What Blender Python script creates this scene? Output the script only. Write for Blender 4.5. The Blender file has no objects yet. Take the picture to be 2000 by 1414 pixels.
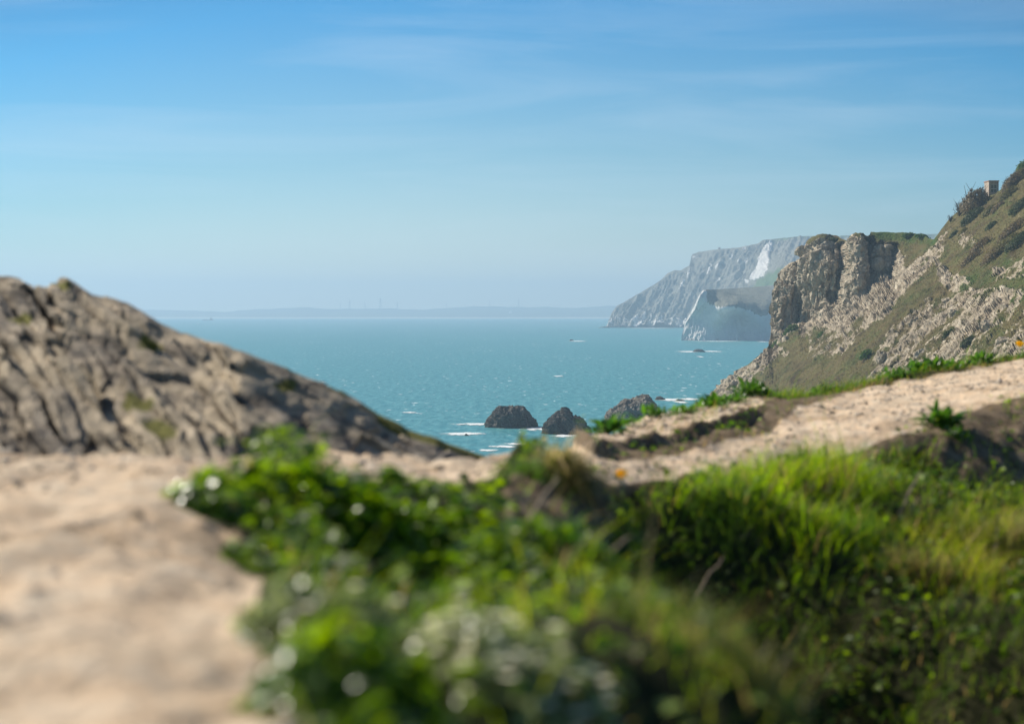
import bpy, math, random
import numpy as np

# ------------------------------------------------------------------ camera, sky, sun, exposure
S = bpy.context.scene
COL = S.collection
R = math.radians
CAM_H = 40.0                 # camera above the sea (sea is z = 0)
F = 3333.0                   # focal length in photo pixels (photo is 2000 x 1414)
HORIZON = 608.0
PITCH = math.atan((707.0 - HORIZON) / F)

cam_data = bpy.data.cameras.new("camera")
cam = bpy.data.objects.new("camera", cam_data)
COL.objects.link(cam)
cam.location = (0, 0, CAM_H)
cam.rotation_euler = (math.pi / 2 - PITCH, 0, 0)
cam_data.sensor_width = 36.0
cam_data.lens = 36.0 * F / 2000.0
cam_data.clip_start = 0.05
cam_data.clip_end = 60000
cam_data.dof.use_dof = True
cam_data.dof.focus_distance = 650.0
cam_data.dof.aperture_fstop = 3.0
S.camera = cam

SUN_EL, SUN_AZ = 35.0, 58.0      # azimuth: degrees to the left of the view direction
world = bpy.data.worlds.new("World")
S.world = world
world.use_nodes = True
wnt = world.node_tree
wnt.nodes.clear()
w_out = wnt.nodes.new("ShaderNodeOutputWorld")
w_bg = wnt.nodes.new("ShaderNodeBackground")
w_sky = wnt.nodes.new("ShaderNodeTexSky")
w_sky.sky_type = 'NISHITA'
w_sky.sun_disc = False
w_sky.sun_elevation = R(SUN_EL)
w_sky.sun_rotation = R(-SUN_AZ)
w_sky.altitude = 0
w_sky.air_density = 1.0
w_sky.dust_density = 0.3
w_sky.ozone_density = 2.5
w_bg.inputs['Strength'].default_value = 0.094
# sky colour: clear air, deeper blue with height, faint cirrus streaks
w_tc = wnt.nodes.new("ShaderNodeTexCoord")
w_sep = wnt.nodes.new("ShaderNodeSeparateXYZ")
wnt.links.new(w_tc.outputs['Generated'], w_sep.inputs[0])
w_grad = wnt.nodes.new("ShaderNodeValToRGB")
cr = w_grad.color_ramp
cr.elements[0].position = 0.0
cr.elements[0].color = (0.98, 0.98, 1.0, 1)
cr.elements[1].position = 0.45
cr.elements[1].color = (0.08, 0.26, 0.44, 1)
e = cr.elements.new(0.095); e.color = (0.44, 0.71, 0.84, 1)
e = cr.elements.new(0.18); e.color = (0.11, 0.57, 0.86, 1)
e = cr.elements.new(0.245); e.color = (0.0, 0.34, 0.60, 1)
w_x2 = wnt.nodes.new("ShaderNodeMath"); w_x2.operation = 'MULTIPLY'     # deeper blue away from the view axis of the bay
wnt.links.new(w_sep.outputs['X'], w_x2.inputs[0]); wnt.links.new(w_sep.outputs['X'], w_x2.inputs[1])
w_zx = wnt.nodes.new("ShaderNodeMath"); w_zx.operation = 'MULTIPLY_ADD'; w_zx.inputs[1].default_value = 0.55
wnt.links.new(w_x2.outputs[0], w_zx.inputs[0]); wnt.links.new(w_sep.outputs['Z'], w_zx.inputs[2])
wnt.links.new(w_zx.outputs[0], w_grad.inputs[0])
w_mul = wnt.nodes.new("ShaderNodeMix"); w_mul.data_type = 'RGBA'; w_mul.blend_type = 'MULTIPLY'
w_mul.inputs[0].default_value = 1.0
wnt.links.new(w_sky.outputs[0], w_mul.inputs[6])
wnt.links.new(w_grad.outputs[0], w_mul.inputs[7])
# cirrus
w_map = wnt.nodes.new("ShaderNodeMapping")
w_map.inputs['Rotation'].default_value = (0, R(-5), R(40))
w_map.inputs['Scale'].default_value = (2.2, 2.0, 21.0)
wnt.links.new(w_tc.outputs['Generated'], w_map.inputs[0])
w_n = wnt.nodes.new("ShaderNodeTexNoise")
w_n.inputs['Scale'].default_value = 1.6
w_n.inputs['Detail'].default_value = 7
w_n.inputs['Roughness'].default_value = 0.55
w_n.inputs['Distortion'].default_value = 0.9
wnt.links.new(w_map.outputs[0], w_n.inputs[0])
w_cr = wnt.nodes.new("ShaderNodeMapRange")
w_cr.inputs[1].default_value = 0.44; w_cr.inputs[2].default_value = 0.80
w_cr.inputs[3].default_value = 0.0; w_cr.inputs[4].default_value = 0.24
wnt.links.new(w_n.outputs[0], w_cr.inputs[0])
w_cl = wnt.nodes.new("ShaderNodeMix"); w_cl.data_type = 'RGBA'
w_cl.inputs[7].default_value = (6.6, 7.4, 8.2, 1)
wnt.links.new(w_cr.outputs[0], w_cl.inputs[0])
wnt.links.new(w_mul.outputs[2], w_cl.inputs[6])
wnt.links.new(w_cl.outputs[2], w_bg.inputs['Color'])
wnt.links.new(w_bg.outputs[0], w_out.inputs['Surface'])

sun_data = bpy.data.lights.new("sun", 'SUN')
sun_data.energy = 5.0
sun_data.angle = R(0.5)
sun_data.color = (1.0, 0.92, 0.80)
sun = bpy.data.objects.new("sun", sun_data)
COL.objects.link(sun)
az = R(SUN_AZ)
sdir = np.array([-math.sin(az) * math.cos(R(SUN_EL)), math.cos(az) * math.cos(R(SUN_EL)), math.sin(R(SUN_EL))])
from mathutils import Vector
sun.rotation_euler = Vector(sdir).to_track_quat('Z', 'Y').to_euler()

S.view_settings.view_transform = 'Standard'
S.view_settings.look = 'None'
S.view_settings.exposure = 0.42
S.view_settings.gamma = 1.0
S.render.engine = 'CYCLES'
S.cycles.use_denoising = True
S.cycles.max_bounces = 6
S.cycles.transparent_max_bounces = 8
S.cycles.volume_bounces = 1
S.cycles.sample_clamp_indirect = 6

# ------------------------------------------------------------------ helpers
rng = np.random.default_rng(7)
FWD = np.array([0, math.cos(PITCH), -math.sin(PITCH)])
UPV = np.array([0, math.sin(PITCH), math.cos(PITCH)])


def P(px, py, d):
    """photo pixel + distance along +Y -> world point(s)"""
    px, py, d = np.broadcast_arrays(np.asarray(px, float), np.asarray(py, float), np.asarray(d, float))
    a = (px - 1000) / F
    b = (707 - py) / F
    dy = FWD[1] + b * UPV[1]
    dz = FWD[2] + b * UPV[2]
    k = d / dy
    return np.stack([a * k, d, CAM_H + dz * k], -1)


def project(p):
    rel = np.asarray(p, float) - np.array([0, 0, CAM_H])
    dep = np.maximum(rel @ FWD, 1e-3)
    return 1000 + F * rel[..., 0] / dep, 707 - F * (rel @ UPV) / dep


def smooth(a, b, x):
    t = np.clip((x - a) / (b - a), 0, 1)
    return t * t * (3 - 2 * t)


def _hash(ix, iy, iz, seed):
    h = (ix.astype(np.int64) * 374761393 + iy.astype(np.int64) * 668265263 + iz.astype(np.int64) * 2147483647 + seed * 1274126177) & 0xFFFFFFFF
    h = ((h ^ (h >> 13)) * 1274126177) & 0xFFFFFFFF
    h = ((h ^ (h >> 16)) * 2246822519) & 0xFFFFFFFF
    return (h ^ (h >> 15)) & 0xFFFFFFFF


def perlin(p, seed=0):
    p = np.asarray(p, float)
    i = np.floor(p).astype(np.int64)
    f = p - i
    u = f * f * f * (f * (f * 6 - 15) + 10)
    out = 0
    for dx in (0, 1):
        wx = u[..., 0] if dx else 1 - u[..., 0]
        for dy in (0, 1):
            wy = u[..., 1] if dy else 1 - u[..., 1]
            for dz in (0, 1):
                wz = u[..., 2] if dz else 1 - u[..., 2]
                h = _hash(i[..., 0] + dx, i[..., 1] + dy, i[..., 2] + dz, seed)
                gx = ((h & 1023) / 511.5 - 1)
                gy = (((h >> 10) & 1023) / 511.5 - 1)
                gz = (((h >> 20) & 1023) / 511.5 - 1)
                out = out + wx * wy * wz * (gx * (f[..., 0] - dx) + gy * (f[..., 1] - dy) + gz * (f[..., 2] - dz))
    return out


def fbm(p, octv=4, seed=0, gain=0.5):
    p = np.asarray(p, float)
    s, a, n = 0, 1.0, 0
    for o in range(octv):
        s = s + a * perlin(p * 2.0 ** o + 17.3 * o, seed + o)
        n += a
        a *= gain
    return s / n * 1.4


def ridged(p, octv=4, seed=0, gain=0.5):
    p = np.asarray(p, float)
    s, a, n = 0, 1.0, 0
    for o in range(octv):
        s = s + a * (1 - 2 * np.abs(perlin(p * 2.0 ** o + 9.1 * o, seed + o)) * 1.3)
        n += a
        a *= gain
    return s / n


def voronoi(p, seed=0, facet=False):
    """F1, F2 and a per-cell random value"""
    p = np.asarray(p, float)
    i = np.floor(p).astype(np.int64)
    f1 = np.full(p.shape[:-1], 9.0); f2 = f1.copy(); cid = np.zeros_like(f1); off = np.zeros_like(p)
    for dx in (-1, 0, 1):
        for dy in (-1, 0, 1):
            for dz in (-1, 0, 1):
                c = i + np.array([dx, dy, dz])
                h = _hash(c[..., 0], c[..., 1], c[..., 2], seed)
                q = np.stack([(h & 1023) / 1023., ((h >> 10) & 1023) / 1023., ((h >> 20) & 1023) / 1023.], -1) + c
                dd = np.sqrt(((q - p) ** 2).sum(-1))
                m = dd < f1
                f2 = np.where(m, f1, np.minimum(f2, dd))
                cid = np.where(m, (h % 9973) / 9973., cid)
                if facet:
                    off = np.where(m[..., None], p - q, off)
                f1 = np.minimum(f1, dd)
    if facet:      # each cell gets a randomly tilted flat face
        t = np.stack([(cid * 57.31) % 1, (cid * 91.7) % 1, (cid * 131.9) % 1], -1) - .5
        return f1, f2, cid, (off * t).sum(-1)
    return f1, f2, cid


def poly_sd(px, py, poly):
    """signed distance in pixels to a polygon, positive inside"""
    px = np.asarray(px, float); py = np.asarray(py, float)
    best = np.full(px.shape, 1e12); inside = np.zeros(px.shape, bool)
    n = len(poly)
    for k in range(n):
        x0, y0 = poly[k]; x1, y1 = poly[(k + 1) % n]
        ex, ey = x1 - x0, y1 - y0
        t = np.clip(((px - x0) * ex + (py - y0) * ey) / (ex * ex + ey * ey + 1e-9), 0, 1)
        best = np.minimum(best, (px - x0 - t * ex) ** 2 + (py - y0 - t * ey) ** 2)
        if y0 != y1:
            c = ((y0 > py) != (y1 > py)) & (px < (x1 - x0) * (py - y0) / (y1 - y0) + x0)
            inside ^= c
    d = np.sqrt(best)
    return np.where(inside, d, -d)


class TPS:
    def __init__(self, pts, val, reg=1e-6):
        self.p = np.asarray(pts, float)
        self.sc = np.ptp(self.p, axis=0).max()
        self.o = self.p.mean(0)
        q = (self.p - self.o) / self.sc
        self.q = q
        n = len(q)
        K = self._phi(((q[:, None] - q[None]) ** 2).sum(-1)) + reg * np.eye(n)
        A = np.zeros((n + 3, n + 3))
        A[:n, :n] = K; A[:n, n] = 1; A[:n, n + 1:] = q
        A[n, :n] = 1; A[n + 1:, :n] = q.T
        self.c = np.linalg.solve(A, np.r_[np.asarray(val, float), 0, 0, 0])

    @staticmethod
    def _phi(r2):
        return 0.5 * r2 * np.log(np.maximum(r2, 1e-20))

    def __call__(self, x, y):
        x, y = np.broadcast_arrays(np.asarray(x, float), np.asarray(y, float))
        q = (np.stack([x.ravel(), y.ravel()], -1) - self.o) / self.sc
        n = len(self.q)
        out = np.empty(len(q))
        for a in range(0, len(q), 40000):
            b = q[a:a + 40000]
            out[a:a + 40000] = self._phi(((b[:, None] - self.q[None]) ** 2).sum(-1)) @ self.c[:n] + self.c[n] + b @ self.c[n + 1:]
        return out.reshape(x.shape)


def mesh_np(name, verts, faces, material=None, parent=None, shade=True, attrs=None, loc=None):
    verts = np.ascontiguousarray(verts, dtype=np.float32).reshape(-1, 3)
    if loc is not None:
        verts = verts - np.asarray(loc, dtype=np.float32)
    faces = np.ascontiguousarray(faces, dtype=np.int32)
    k = faces.shape[1]
    me = bpy.data.meshes.new(name)
    me.vertices.add(len(verts))
    me.vertices.foreach_set('co', verts.ravel())
    me.loops.add(faces.size)
    me.loops.foreach_set('vertex_index', faces.ravel())
    me.polygons.add(len(faces))
    me.polygons.foreach_set('loop_start', np.arange(0, faces.size, k, dtype=np.int32))
    me.polygons.foreach_set('loop_total', np.full(len(faces), k, dtype=np.int32))
    me.polygons.foreach_set('use_smooth', np.full(len(faces), bool(shade)))
    for an, av in (attrs or {}).items():
        av = np.asarray(av, dtype=np.float32)
        if av.ndim == 1:
            at = me.attributes.new(an, 'FLOAT', 'POINT')
            at.data.foreach_set('value', av)
        else:
            at = me.attributes.new(an, 'FLOAT_COLOR', 'POINT')
            c4 = np.ones((len(av), 4), np.float32); c4[:, :3] = av
            at.data.foreach_set('color', c4.ravel())
    me.update(calc_edges=True)
    me.validate()
    ob = bpy.data.objects.new(name, me)
    COL.objects.link(ob)
    if material:
        me.materials.append(material)
    if parent:
        ob.parent = parent
    if loc is not None and parent is None:
        ob.location = loc
    return ob


def tag(o, label, cat, group=None, kind=None):
    o['label'] = label
    o['category'] = cat
    if group:
        o['group'] = group
    if kind:
        o['kind'] = kind
    return o


def empty(name, loc):
    o = bpy.data.objects.new(name, None)
    o.empty_display_size = 0.1
    COL.objects.link(o)
    o.location = tuple(float(v) for v in loc)
    return o


def grid_faces(nr, nc):
    a = np.arange(nr * nc).reshape(nr, nc)
    return np.stack([a[:-1, :-1], a[1:, :-1], a[1:, 1:], a[:-1, 1:]], -1).reshape(-1, 4)


def grid_normals(p, toward=None):
    du = np.gradient(p, axis=1); dv = np.gradient(p, axis=0)
    n = np.cross(dv, du)
    n /= np.linalg.norm(n, axis=-1, keepdims=True) + 1e-12
    return n


# ------------------------------------------------------------------ materials
def new_mat(name):
    m = bpy.data.materials.new(name)
    m.use_nodes = True
    nt = m.node_tree
    b = nt.nodes['Principled BSDF']
    return m, nt, b


def node(nt, typ, **kw):
    n = nt.nodes.new(typ)
    for k, v in kw.items():
        if k in n.inputs.keys():
            n.inputs[k].default_value = v
        else:
            setattr(n, k, v)
    return n


def link(nt, a, b):
    nt.links.new(a, b)


def ramp(nt, fac, stops):
    r = nt.nodes.new('ShaderNodeValToRGB')
    els = r.color_ramp.elements
    els[0].position, els[0].color = stops[0][0], (*stops[0][1], 1)
    els[1].position, els[1].color = stops[-1][0], (*stops[-1][1], 1)
    for p, c in stops[1:-1]:
        e = els.new(p); e.color = (*c, 1)
    link(nt, fac, r.inputs[0])
    return r.outputs[0]


def mixc(nt, fac, a, b, blend='MIX'):
    m = nt.nodes.new('ShaderNodeMix'); m.data_type = 'RGBA'; m.blend_type = blend
    for sock, v in ((m.inputs[0], fac), (m.inputs[6], a), (m.inputs[7], b)):
        if hasattr(v, 'is_output'):
            link(nt, v, sock)
        elif isinstance(v, (int, float)):
            sock.default_value = v
        else:
            sock.default_value = (*v, 1)
    return m.outputs[2]


def mathn(nt, op, a, b=0.0, clamp=False):
    m = nt.nodes.new('ShaderNodeMath'); m.operation = op; m.use_clamp = clamp
    for s, v in ((m.inputs[0], a), (m.inputs[1], b)):
        if hasattr(v, 'is_output'):
            link(nt, v, s)
        else:
            s.default_value = v
    return m.outputs[0]


def obj_coords(nt, scale=(1, 1, 1), rot=(0, 0, 0)):
    g = nt.nodes.new('ShaderNodeNewGeometry')
    m = node(nt, 'ShaderNodeMapping')
    m.inputs['Scale'].default_value = scale
    m.inputs['Rotation'].default_value = rot
    link(nt, g.outputs['Position'], m.inputs[0])
    return m.outputs[0]


def noise(nt, vec, scale, detail=5, rough=0.55, dist=0.0):
    n = node(nt, 'ShaderNodeTexNoise', Scale=scale, Detail=detail, Roughness=rough, Distortion=dist)
    link(nt, vec, n.inputs['Vector'])
    return n.outputs[0]


def attr(nt, name, color=False):
    a = node(nt, 'ShaderNodeAttribute')
    a.attribute_name = name
    return a.outputs['Color'] if color else a.outputs['Fac']


def bump(nt, b, height, strength, dist):
    n = node(nt, 'ShaderNodeBump', Strength=strength, Distance=dist)
    link(nt, height, n.inputs['Height'])
    link(nt, n.outputs[0], b.inputs['Normal'])


def simple(name, col, rough=0.6, metal=0.0, var=0.12, scale=8.0):
    m, nt, b = new_mat(name)
    n = noise(nt, obj_coords(nt), scale, 4)
    c = ramp(nt, n, [(0.25, tuple(max(0, v * (1 - var)) for v in col)), (0.75, tuple(min(1, v * (1 + var)) for v in col))])
    link(nt, c, b.inputs['Base Color'])
    b.inputs['Roughness'].default_value = rough
    b.inputs['Metallic'].default_value = metal
    return m


def foliage_mat(name, rough=0.4, transl=0.35, spec=0.5):
    """leaf/blade material, colour per blade from the Col attribute, lets light through"""
    m, nt, b = new_mat(name)
    c = attr(nt, 'Col', True)
    link(nt, c, b.inputs['Base Color'])
    b.inputs['Roughness'].default_value = rough
    b.inputs['Specular IOR Level'].default_value = spec
    t = node(nt, 'ShaderNodeBsdfTranslucent')
    hs = node(nt, 'ShaderNodeHueSaturation', Saturation=1.1, Value=2.3)
    link(nt, c, hs.inputs['Color'])
    link(nt, hs.outputs[0], t.inputs[0])
    mx = node(nt, 'ShaderNodeMixShader')
    mx.inputs[0].default_value = transl
    link(nt, b.outputs[0], mx.inputs[1])
    link(nt, t.outputs[0], mx.inputs[2])
    link(nt, mx.outputs[0], nt.nodes['Material Output'].inputs[0])
    return m


# sea
M_SEA, nt, b = new_mat('sea_water')
v = obj_coords(nt)
big = noise(nt, obj_coords(nt, (1 / 420, 1 / 1500, 1)), 1.0, 4, 0.55)
mid = noise(nt, obj_coords(nt, (1 / 30, 1 / 160, 1)), 1.0, 4, 0.6)
c = mixc(nt, big, (0.034, 0.205, 0.242), (0.064, 0.285, 0.305))
c = mixc(nt, mathn(nt, 'MULTIPLY', mid, 0.5), c, (0.032, 0.175, 0.210))
rip = noise(nt, obj_coords(nt, (1 / 3.2, 1 / 11, 1)), 1.0, 4, 0.62)
c = mixc(nt, mathn(nt, 'MULTIPLY', mathn(nt, 'SUBTRACT', rip, 0.40, True), 2.4), c, (0.16, 0.42, 0.43))
gate = noise(nt, obj_coords(nt, (1 / 60, 1 / 260, 1)), 1.0, 3, 0.5)
cap = noise(nt, obj_coords(nt, (1 / 4.0, 1 / 13, 1)), 1.0, 3, 0.5, 0.3)
capf = mathn(nt, 'ADD', cap, mathn(nt, 'MULTIPLY', gate, 0.30))
mr = node(nt, 'ShaderNodeMapRange')
mr.inputs[1].default_value = 0.815; mr.inputs[2].default_value = 0.89
link(nt, capf, mr.inputs[0])
c = mixc(nt, mr.outputs[0], c, (0.75, 0.82, 0.82))
link(nt, c, b.inputs['Base Color'])
b.inputs['Roughness'].default_value = 0.42
b.inputs['Specular IOR Level'].default_value = 0.28
hgt = mathn(nt, 'ADD', noise(nt, obj_coords(nt, (1 / 9, 1 / 16, 1)), 1.0, 5, 0.6), mathn(nt, 'MULTIPLY', rip, 0.5))
bump(nt, b, hgt, 0.8, 1.2)

M_FOAM, nt, b = new_mat('sea_foam')
n = noise(nt, obj_coords(nt, (1 / 2.5, 1 / 7, 1)), 1.0, 5, 0.65)
n2 = mathn(nt, 'ADD', n, mathn(nt, 'MULTIPLY', attr(nt, 'edge'), 0.55))
al = node(nt, 'ShaderNodeMapRange'); al.inputs[1].default_value = 0.62; al.inputs[2].default_value = 0.86
link(nt, n2, al.inputs[0])
link(nt, al.outputs[0], b.inputs['Alpha'])
b.inputs['Base Color'].default_value = (0.80, 0.84, 0.84, 1)
b.inputs['Roughness'].default_value = 0.8


def cliff_material(name, rock_stops, veg_a, veg_b, green, s, bump_d, stain_k=0.8):
    """bare rock where 'rock' is high, turf elsewhere, greener where 'green' is high"""
    m, nt, b = new_mat(name)
    v = obj_coords(nt)
    n1 = noise(nt, v, 0.16 / s, 6, 0.62, 0.4)
    n2 = noise(nt, v, 0.75 / s, 5, 0.65)
    n3 = noise(nt, obj_coords(nt, (1, 1, 0.28)), 0.42 / s, 6, 0.62, 0.8)
    rk = ramp(nt, mathn(nt, 'ADD', mathn(nt, 'MULTIPLY', n3, 0.65), mathn(nt, 'MULTIPLY', n2, 0.35)), rock_stops)
    stain = ramp(nt, n1, [(0.38, (0.62, 0.58, 0.53)), (0.62, (1, 1, 1))])
    rk = mixc(nt, stain_k, rk, stain, 'MULTIPLY')
    vg = mixc(nt, ramp(nt, n1, [(0.35, (0, 0, 0)), (0.65, (1, 1, 1))]), veg_a, veg_b)
    vg = mixc(nt, ramp(nt, n2, [(0.35, (0, 0, 0)), (0.7, (0.5, 0.5, 0.5))]), vg, tuple(x * 1.5 for x in veg_b))
    vg = mixc(nt, ramp(nt, noise(nt, obj_coords(nt, (1, 0.4, 1), (0, R(40), 0)), 0.11 / s, 5, 0.65, 0.6), [(0.50, (0, 0, 0)), (0.66, (0.85, 0.85, 0.85))]), vg, tuple(x * 0.48 for x in veg_a))
    vg = mixc(nt, attr(nt, 'green'), vg, green)
    vg = mixc(nt, 0.75, vg, ramp(nt, noise(nt, v, 1.9 / s, 4, 0.7), [(0.3, (0.55, 0.55, 0.5)), (0.7, (1.25, 1.25, 1.2))]), 'MULTIPLY')
    f = mathn(nt, 'ADD', attr(nt, 'rock'), mathn(nt, 'MULTIPLY', mathn(nt, 'SUBTRACT', n2, 0.5), 1.3))
    fr = node(nt, 'ShaderNodeMapRange'); fr.inputs[1].default_value = 0.42; fr.inputs[2].default_value = 0.60
    link(nt, f, fr.inputs[0])
    c = mixc(nt, fr.outputs[0], vg, rk)
    link(nt, c, b.inputs['Base Color'])
    b.inputs['Roughness'].default_value = 0.92
    b.inputs['Specular IOR Level'].default_value = 0.15
    h = mathn(nt, 'ADD', n3, mathn(nt, 'MULTIPLY', noise(nt, v, 1.3 / s, 6, 0.7), 0.5))
    bump(nt, b, h, 1.0, bump_d)
    return m


M_HEAD = cliff_material('limestone_headland',
                        [(0.30, (0.13, 0.108, 0.082)), (0.42, (0.31, 0.258, 0.188)), (0.54, (0.54, 0.462, 0.345)), (0.68, (0.68, 0.60, 0.475))],
                        (0.138, 0.099, 0.049), (0.122, 0.108, 0.040), (0.058, 0.104, 0.020), 1.0, 0.9)
M_CHALK = cliff_material('chalk_cliff',
                         [(0.30, (0.62, 0.60, 0.57)), (0.5, (0.78, 0.76, 0.73)), (0.75, (0.84, 0.82, 0.79))],
                         (0.21, 0.205, 0.18), (0.24, 0.235, 0.20), (0.11, 0.17, 0.06), 9.0, 7.0, 0.2)
M_LAND, nt, b = new_mat('far_land')
n = noise(nt, obj_coords(nt, (1 / 260, 1 / 900, 1 / 40)), 1.0, 5, 0.6)
c = ramp(nt, n, [(0.35, (0.03, 0.05, 0.03)), (0.6, (0.08, 0.10, 0.05))])
g = node(nt, 'ShaderNodeSeparateXYZ'); gp = node(nt, 'ShaderNodeNewGeometry'); link(nt, gp.outputs['Position'], g.inputs[0])
sandf = node(nt, 'ShaderNodeMapRange'); sandf.inputs[1].default_value = 7.0; sandf.inputs[2].default_value = 3.0
link(nt, g.outputs['Z'], sandf.inputs[0])
c = mixc(nt, sandf.outputs[0], c, (0.55, 0.50, 0.42))
link(nt, c, b.inputs['Base Color']); b.inputs['Roughness'].default_value = 0.95

M_SEAROCK = cliff_material('sea_rock',
                           [(0.30, (0.055, 0.050, 0.045)), (0.5, (0.13, 0.12, 0.105)), (0.75, (0.26, 0.24, 0.21))],
                           (0.06, 0.055, 0.04), (0.05, 0.05, 0.035), (0.04, 0.05, 0.03), 0.8, 0.7)

M_SEAROCK_PALE = cliff_material('pale_sea_rock',
                                [(0.30, (0.10, 0.09, 0.078)), (0.45, (0.22, 0.195, 0.165)), (0.7, (0.42, 0.38, 0.32))],
                                (0.06, 0.055, 0.04), (0.05, 0.05, 0.035), (0.04, 0.05, 0.03), 0.8, 0.7)

# ground: sandy path, brown soil, humus under the plants
M_GROUND, nt, b = new_mat('trodden_ground')
v = obj_coords(nt)
na = noise(nt, v, 3.0, 6, 0.6, 0.3); nb = noise(nt, v, 14.0, 6, 0.65); nc = noise(nt, v, 60.0, 5, 0.7)
sand = ramp(nt, na, [(0.30, (0.52, 0.380, 0.245)), (0.48, (0.77, 0.580, 0.395)), (0.70, (0.87, 0.70, 0.515))])
sand = mixc(nt, ramp(nt, nb, [(0.47, (0, 0, 0)), (0.66, (0.85, 0.85, 0.85))]), sand, (0.66, 0.585, 0.47))
sand = mixc(nt, ramp(nt, nb, [(0.26, (0.8, 0.8, 0.8)), (0.42, (0, 0, 0))]), sand, (0.24, 0.18, 0.125))
blot = noise(nt, v, 6.5, 5, 0.6, 0.6)
sand = mixc(nt, ramp(nt, blot, [(0.30, (0.75, 0.75, 0.75)), (0.50, (0, 0, 0))]), sand, (0.40, 0.29, 0.19))
sand = mixc(nt, ramp(nt, noise(nt, v, 2.1, 4, 0.55, 0.4), [(0.52, (0, 0, 0)), (0.66, (0.6, 0.6, 0.6))]), sand, (0.66, 0.55, 0.41))
sand = mixc(nt, 0.7, sand, ramp(nt, nc, [(0.3, (0.6, 0.58, 0.55)), (0.6, (1.1, 1.1, 1.1))]), 'MULTIPLY')
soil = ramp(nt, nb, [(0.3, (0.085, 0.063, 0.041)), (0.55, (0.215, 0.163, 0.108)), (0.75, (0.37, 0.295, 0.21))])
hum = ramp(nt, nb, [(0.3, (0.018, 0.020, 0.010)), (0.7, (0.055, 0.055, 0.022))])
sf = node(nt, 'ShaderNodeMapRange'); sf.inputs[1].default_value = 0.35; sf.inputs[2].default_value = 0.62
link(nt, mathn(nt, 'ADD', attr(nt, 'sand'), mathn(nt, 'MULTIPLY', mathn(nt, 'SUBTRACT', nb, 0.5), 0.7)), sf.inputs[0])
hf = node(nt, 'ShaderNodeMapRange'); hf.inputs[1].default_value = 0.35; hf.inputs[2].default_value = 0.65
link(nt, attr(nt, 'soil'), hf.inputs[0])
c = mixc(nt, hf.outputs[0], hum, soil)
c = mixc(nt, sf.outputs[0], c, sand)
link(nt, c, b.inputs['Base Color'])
b.inputs['Roughness'].default_value = 0.95
b.inputs['Specular IOR Level'].default_value = 0.1
bump(nt, b, mathn(nt, 'ADD', nb, mathn(nt, 'MULTIPLY', nc, 0.4)), 0.8, 0.03)

# near rock outcrop
M_ROCK, nt, b = new_mat('weathered_limestone')
v = obj_coords(nt)
ra = noise(nt, v, 2.6, 6, 0.6, 0.5); rb = noise(nt, v, 11.0, 6, 0.65); rc = noise(nt, v, 40.0, 5, 0.7)
rk = ramp(nt, rb, [(0.28, (0.085, 0.076, 0.066)), (0.44, (0.26, 0.23, 0.195)), (0.58, (0.45, 0.40, 0.33)), (0.74, (0.62, 0.56, 0.47))])
bed = noise(nt, obj_coords(nt, (1.7, 0.7, 22.0), (0, R(-31), 0)), 1.0, 6, 0.66, 0.4)
rk = mixc(nt, 0.9, rk, ramp(nt, bed, [(0.36, (0.22, 0.21, 0.20)), (0.48, (0.75, 0.72, 0.68)), (0.60, (1.4, 1.3, 1.15))]), 'MULTIPLY')
rk = mixc(nt, ramp(nt, ra, [(0.46, (0, 0, 0)), (0.64, (0.75, 0.75, 0.75))]), rk, (0.58, 0.48, 0.335))
rk = mixc(nt, ramp(nt, ra, [(0.30, (0.85, 0.85, 0.85)), (0.44, (0, 0, 0))]), rk, (0.14, 0.13, 0.12))
mf = node(nt, 'ShaderNodeMapRange'); mf.inputs[1].default_value = 0.45; mf.inputs[2].default_value = 0.60
link(nt, mathn(nt, 'ADD', attr(nt, 'green'), mathn(nt, 'MULTIPLY', mathn(nt, 'SUBTRACT', rb, 0.5), 0.8)), mf.inputs[0])
mossc = ramp(nt, rc, [(0.3, (0.08, 0.09, 0.02)), (0.7, (0.27, 0.25, 0.06))])
c = mixc(nt, mf.outputs[0], rk, mossc)
link(nt, c, b.inputs['Base Color'])
b.inputs['Roughness'].default_value = 0.9
b.inputs['Specular IOR Level'].default_value = 0.2
bump(nt, b, mathn(nt, 'ADD', rb, mathn(nt, 'MULTIPLY', rc, 0.5)), 1.0, 0.04)

M_GRASS = foliage_mat('grass_blades', 0.5, 0.50, 0.3)
M_LEAF = foliage_mat('glossy_leaves', 0.31, 0.40, 0.5)
M_COVER = foliage_mat('matt_leaves', 0.46, 0.42, 0.4)
M_SCRUB = foliage_mat('scrub_leaves', 0.6, 0.2, 0.2)
M_GRIT, nt, b = new_mat('grit')
link(nt, attr(nt, 'Col', True), b.inputs['Base Color']); b.inputs['Roughness'].default_value = 0.9
M_DRY = simple('dry_stalk', (0.36, 0.27, 0.17), 0.7, var=0.35, scale=30)
M_STEM = simple('green_stem', (0.10, 0.17, 0.04), 0.5)
M_PETAL = foliage_mat('yellow_petals', 0.5, 0.3, 0.3)
M_WHITEPETAL = foliage_mat('white_petals', 0.5, 0.35, 0.3)
M_TWIG = simple('dark_twigs', (0.055, 0.042, 0.035), 0.8, var=0.3)
M_STONEWALL = simple('rubble_wall', (0.40, 0.32, 0.25), 0.9, var=0.45, scale=2.5)
M_BRICK = simple('red_brick', (0.34, 0.17, 0.10), 0.9, var=0.4, scale=3)
M_FRAME = simple('painted_frame', (0.60, 0.64, 0.60), 0.5)
M_STEEL = simple('weathered_steel', (0.10, 0.11, 0.13), 0.5, 0.3)
M_HULL = simple('ship_hull', (0.05, 0.06, 0.08), 0.5)
M_WHITE = simple('white_paint', (0.80, 0.80, 0.78), 0.5, var=0.05)
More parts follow.
